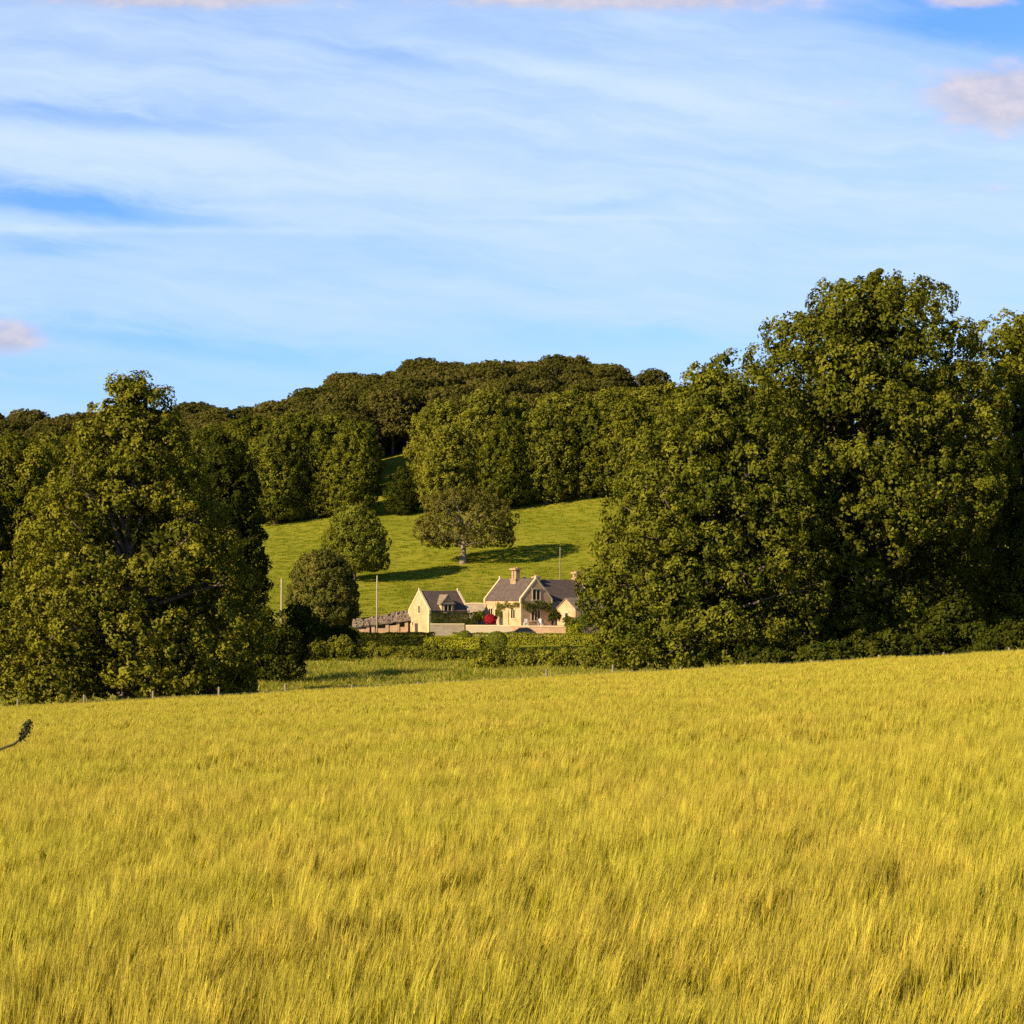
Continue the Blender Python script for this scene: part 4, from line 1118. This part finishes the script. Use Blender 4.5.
# rough grass beyond the fence
def grass_patch(seed, n=70, rad=.8, h=(.25, .7), wid=.02, dry=.3):
    rng = np.random.default_rng(seed); q, c = [], []
    for i in range(n):
        r = rad*math.sqrt(rng.random()); t = rng.uniform(0, 6.28); b = np.array([r*math.cos(t), r*math.sin(t), -.05]); hh = rng.uniform(*h)
        d = np.array([rng.normal(.15, .22), rng.normal(0, .22), 1.0]); m_ = b+d*hh*.55; e = m_+(d+np.array([d[0]*.8, d[1]*.8, -.3]))*hh*.45
        a = rng.uniform(0, 3.14); s = np.array([math.cos(a), math.sin(a), 0])*wid
        k = (np.array([.42, .325, .075]) if rng.random() < dry else np.array([.19, .205, .014]))*rng.uniform(.75, 1.3)
        q.append([b-s, b+s, m_+s*.8, m_-s*.8]); c.append(k); q.append([m_-s*.8, m_+s*.8, e+s*.2, e-s*.2]); c.append(k)
    return quads_mesh('grass_clump', np.array(q), None, np.array(c))
gs = [src('grass_a%d' % i, grass_patch(300+i, dry=.2+.1*i), M['grass']) for i in range(4)]
gs += [src('grass_b%d' % i, grass_patch(320+i, 60, .9, (.05, .18), .05, .05), M['grass']) for i in range(3)]
rg = np.random.default_rng(9)
n = 10500
y = 112.9+ (rg.random(n)**1.25)*112; x = rg.uniform(-1, 1, n)*(0.30*y+4)
xy1 = np.stack([x, y], 1); i1 = rg.integers(0, 4, n)
n2 = 9000
y2 = rg.uniform(318, 444, n2); x2 = rg.uniform(-.20, .11, n2)*y2
xy2 = np.stack([x2, y2], 1); i2 = rg.integers(4, 7, n2)
XY = np.concatenate([xy1, xy2]); IX = np.concatenate([i1, i2])
pts = np.concatenate([XY, ground_z(XY[:, 0], XY[:, 1])[:, None]], 1)
k = rg.uniform(.7, 1.3, len(XY))*np.where(np.arange(len(XY)) < n, 1.0+.5*np.sin(XY[:, 0]*.35)*np.sin(XY[:, 1]*.2), 1.0)
rots = np.stack([np.zeros(len(XY)), np.zeros(len(XY)), rg.uniform(0, 6.28, len(XY))], 1)
scatter('rough_grass', gs, pts, rots, np.stack([k, k, k], 1), IX, 'rough grass of the field margin and the sloping meadow', 'grass')

# weed leaning in the barley at the left edge
Yw = 13.0
xw, zw = wx(-26, Yw), gz(wx(-26, Yw), Yw)
weed = empty('dock_weed', (xw, Yw, zw)); tag(weed, 'dark bent weed stalk leaning over the barley at the left edge', 'weed')
def wp(px, py): return (wx(px, Yw)-xw, 0.0, wz(py, Yw)-zw)
mb = MB(); mb.tube([(0, 0, -.05), (0.0, 0, .5), wp(-20, 757), wp(0, 749.5), wp(14, 744), wp(22, 738), wp(27, 728)], [.011, .011, .010, .009, .008, .007, .005], 7)
mb.build('stem', M['weed'], weed, smooth=True)
rgw = np.random.default_rng(4); a = np.array(wp(20, 741)); b = np.array(wp(30, 721)); n = 420
s = rgw.random(n)
C = a+(b-a)*s[:, None]+rgw.normal(0, 1, (n, 3))*(.004+.028*np.sin(np.clip(s, 0.05, 1)*2.9))[:, None]*.5
me = quads_mesh('seed_head', leaves(C, rgw.normal(0, 1, (n, 3)), .017, rgw, jit=.8), None); me.materials.append(M['weed'])
link(bpy.data.objects.new('seed_head', me), weed)

# ------------------------------------------------------------------ sky, sun
SUN = Vector((-0.79, -0.613, 0)).normalized(); EL = R(25)
w = bpy.data.worlds.new('World'); SC.world = w; w.use_nodes = True
t = NT(w.node_tree)
tc = t.n('ShaderNodeTexCoord'); sp = t.n('ShaderNodeSeparateXYZ'); t.l(tc.outputs['Generated'], sp.inputs[0])
ya = t.m('MAXIMUM', t.m('ABSOLUTE', sp.outputs[1]), 0.05)
A = t.m('MULTIPLY', t.m('DIVIDE', sp.outputs[0], ya), 20.0)
Hh = t.m('MULTIPLY', t.m('DIVIDE', sp.outputs[2], ya), 20.0)
sky = t.n('ShaderNodeTexSky'); sky.sky_type = 'NISHITA'; sky.sun_disc = False
sky.sun_elevation = EL; sky.sun_rotation = math.atan2(SUN.x, SUN.y) % (2*math.pi)
sky.air_density = 1.0; sky.dust_density = 0.6; sky.ozone_density = 1.5; sky.altitude = 100
# streak coordinates: long cirrus fibres dipping slightly to the right
shear = t.m('ADD', Hh, t.m('MULTIPLY', A, 0.13))
def vec(x, y, z=0.0):
    c = t.n('ShaderNodeCombineXYZ'); t.put(c.inputs[0], x); t.put(c.inputs[1], y); t.put(c.inputs[2], z); return c.outputs[0]
warp = t.noise(vec(t.m('MULTIPLY', A, .5), t.m('MULTIPLY', Hh, .9)), 1.0, 3)
sh2 = t.m('ADD', shear, t.m('MULTIPLY', t.m('SUBTRACT', warp, .5), .7))
f1 = t.noise(vec(t.m('MULTIPLY', A, .28), t.m('MULTIPLY', sh2, 2.6)), 1.0, 9, .62)
f2 = t.noise(vec(t.m('MULTIPLY', A, .16), t.m('MULTIPLY', Hh, .8), 3.7), 1.0, 5, .55)
f3 = t.noise(vec(t.m('MULTIPLY', A, 1.1), t.m('MULTIPLY', sh2, 4.5), 9.1), 1.0, 6, .65)
def gauss(ca, ch, sa, sh, k=0.0, warpamt=0.0):
    da = t.m('SUBTRACT', A, ca); dh = t.m('SUBTRACT', Hh, ch)
    if k: dh = t.m('SUBTRACT', dh, t.m('MULTIPLY', da, k))
    if warpamt: dh = t.m('ADD', dh, t.m('MULTIPLY', t.m('SUBTRACT', f3, .5), warpamt))
    e = t.m('ADD', t.m('POWER', t.m('ABSOLUTE', t.m('DIVIDE', da, sa)), 2.0), t.m('POWER', t.m('ABSOLUTE', t.m('DIVIDE', dh, sh)), 2.0))
    return t.m('EXPONENT', t.m('MULTIPLY', e, -1.0))
base = t.mapr(Hh, 2.0, 3.2, 0.58, 0.82, True)
base = t.m('MULTIPLY', base, t.mapr(Hh, 4.6, 6.3, 1.0, 0.66, True))
base = t.m('MULTIPLY', base, t.mapr(Hh, 6.5, 13.0, 1.0, 0.0, True))
den = t.m('ADD', base, t.m('MULTIPLY', t.m('SUBTRACT', f1, .5), .95))
den = t.m('ADD', den, t.m('MULTIPLY', t.m('SUBTRACT', f2, .5), .35))
den = t.m('ADD', den, t.m('MULTIPLY', t.m('SUBTRACT', f3, .5), .40))
for (ca, ch, sa, sh, k, amt) in [(-4.2, 4.84, 1.7, .14, -.08, .5), (-4.5, 3.96, 1.55, .17, -.13, .85), (-4.6, 3.55, .9, .09, -.05, .45), (-4.0, 2.66, 1.9, .14, -.12, .5),
                                 (1.2, 2.62, 1.6, .16, 0, .30), (4.7, 5.85, 1.5, .45, -.1, .70), (1.0, 3.95, .6, .07, .08, .25), (-1.2, 5.42, .9, .08, -.18, .22), (-5.0, 2.2, 1.4, .2, 0, .2), (-2.2, 2.35, 1.5, .12, -.1, .2)]:
    den = t.m('SUBTRACT', den, t.m('MULTIPLY', gauss(ca, ch, sa, sh, k, .35), amt))
for (ca, ch, sa, sh, k, amt) in [(-3.4, 3.70, 1.9, .035, -.01, .25), (.8, 3.82, 1.5, .022, -.005, .16), (-2.5, 4.35, 2.4, .25, -.12, .2), (0.6, 5.25, 2.2, .12, -.22, .2)]:
    den = t.m('ADD', den, t.m('MULTIPLY', gauss(ca, ch, sa, sh, k, .12), amt))
den = t.m('MINIMUM', t.m('MAXIMUM', den, 0.0), 1.0)
cn = t.noise(vec(t.m('MULTIPLY', A, 2.2), t.m('MULTIPLY', Hh, 4.2), 5.0), 1.0, 8, .6)
cum = None
for (ca, ch, sa, sh) in [(4.95, 5.02, 1.0, .44), (-5.1, 2.62, .52, .22), (1.1, 6.06, 2.6, .20), (-3.3, 6.05, 1.8, .16), (4.6, 6.0, .5, .11), (3.3, 4.95, .4, .10), (4.7, 4.14, .6, .12)]:
    g = gauss(ca, ch, sa, sh)
    if (ca, ch) in ((3.3, 4.95), (4.7, 4.14)): g = t.m('MULTIPLY', g, .42)
    cum = g if cum is None else t.m('MAXIMUM', cum, g)
cum = t.mapr(t.m('ADD', cum, t.m('MULTIPLY', t.m('SUBTRACT', cn, .5), 1.05)), .26, .86, 0, .80, True)
SKYK = 1.0
front = t.mapr(sp.outputs[1], -0.1, 0.5, 0.0, 1.0, True)
den = t.m('MULTIPLY', den, front)
tint = t.mix(1.0, sky.outputs[0], t.mix(t.mapr(Hh, 6.5, 14.0, 0.0, 1.0, True), (0.74, 1.15, 1.95), (0.62, 0.85, 1.1)), 'MULTIPLY')
lowc, hic = (4.85, 6.6, 8.35), (5.6, 7.0, 8.6)
cc = t.mix(t.mapr(Hh, 2.0, 4.5), lowc, hic)
c = t.mix(t.m('MULTIPLY', den, .95), tint, cc)
c = t.mix(cum, c, t.mix(t.mapr(cn, .3, .7), (4.0, 4.05, 5.4), (7.2, 6.3, 6.5)))
bg = t.n('ShaderNodeBackground'); t.l(c, bg.inputs[0]); bg.inputs[1].default_value = 0.055
o = t.n('ShaderNodeOutputWorld'); t.l(bg.outputs[0], o.inputs[0])

w.cycles.sampling_method = 'MANUAL'; w.cycles.sample_map_resolution = 256
ld = bpy.data.lights.new('sun', 'SUN'); ld.energy = 5.0; ld.angle = R(0.5); ld.color = (1.0, 0.82, 0.54)
lo = bpy.data.objects.new('sun', ld); COL.objects.link(lo)
dirv = -(SUN*math.cos(EL) + Vector((0, 0, math.sin(EL))))
lo.rotation_euler = dirv.to_track_quat('-Z', 'Y').to_euler(); lo.location = (-60, -40, 60)

# ------------------------------------------------------------------ camera and render
cd = bpy.data.cameras.new('camera'); cam = bpy.data.objects.new('camera', cd); COL.objects.link(cam); SC.camera = cam
cam.location = (0, 0, 0); cam.rotation_euler = (R(90), 0, 0)
cd.sensor_width = 36; cd.lens = 36*F/1024; cd.shift_y = (HOR-512)/1024
cd.clip_start = 0.2; cd.clip_end = 6000
SC.view_settings.view_transform = 'Standard'; SC.view_settings.look = 'None'
SC.view_settings.exposure = 1.1; SC.view_settings.gamma = 1.0
SC.cycles.max_bounces = 4; SC.cycles.diffuse_bounces = 2; SC.cycles.transmission_bounces = 2; SC.cycles.transparent_max_bounces = 4
SC.cycles.use_denoising = False
print('hill trees', cnt, 'objects', len(bpy.data.objects))
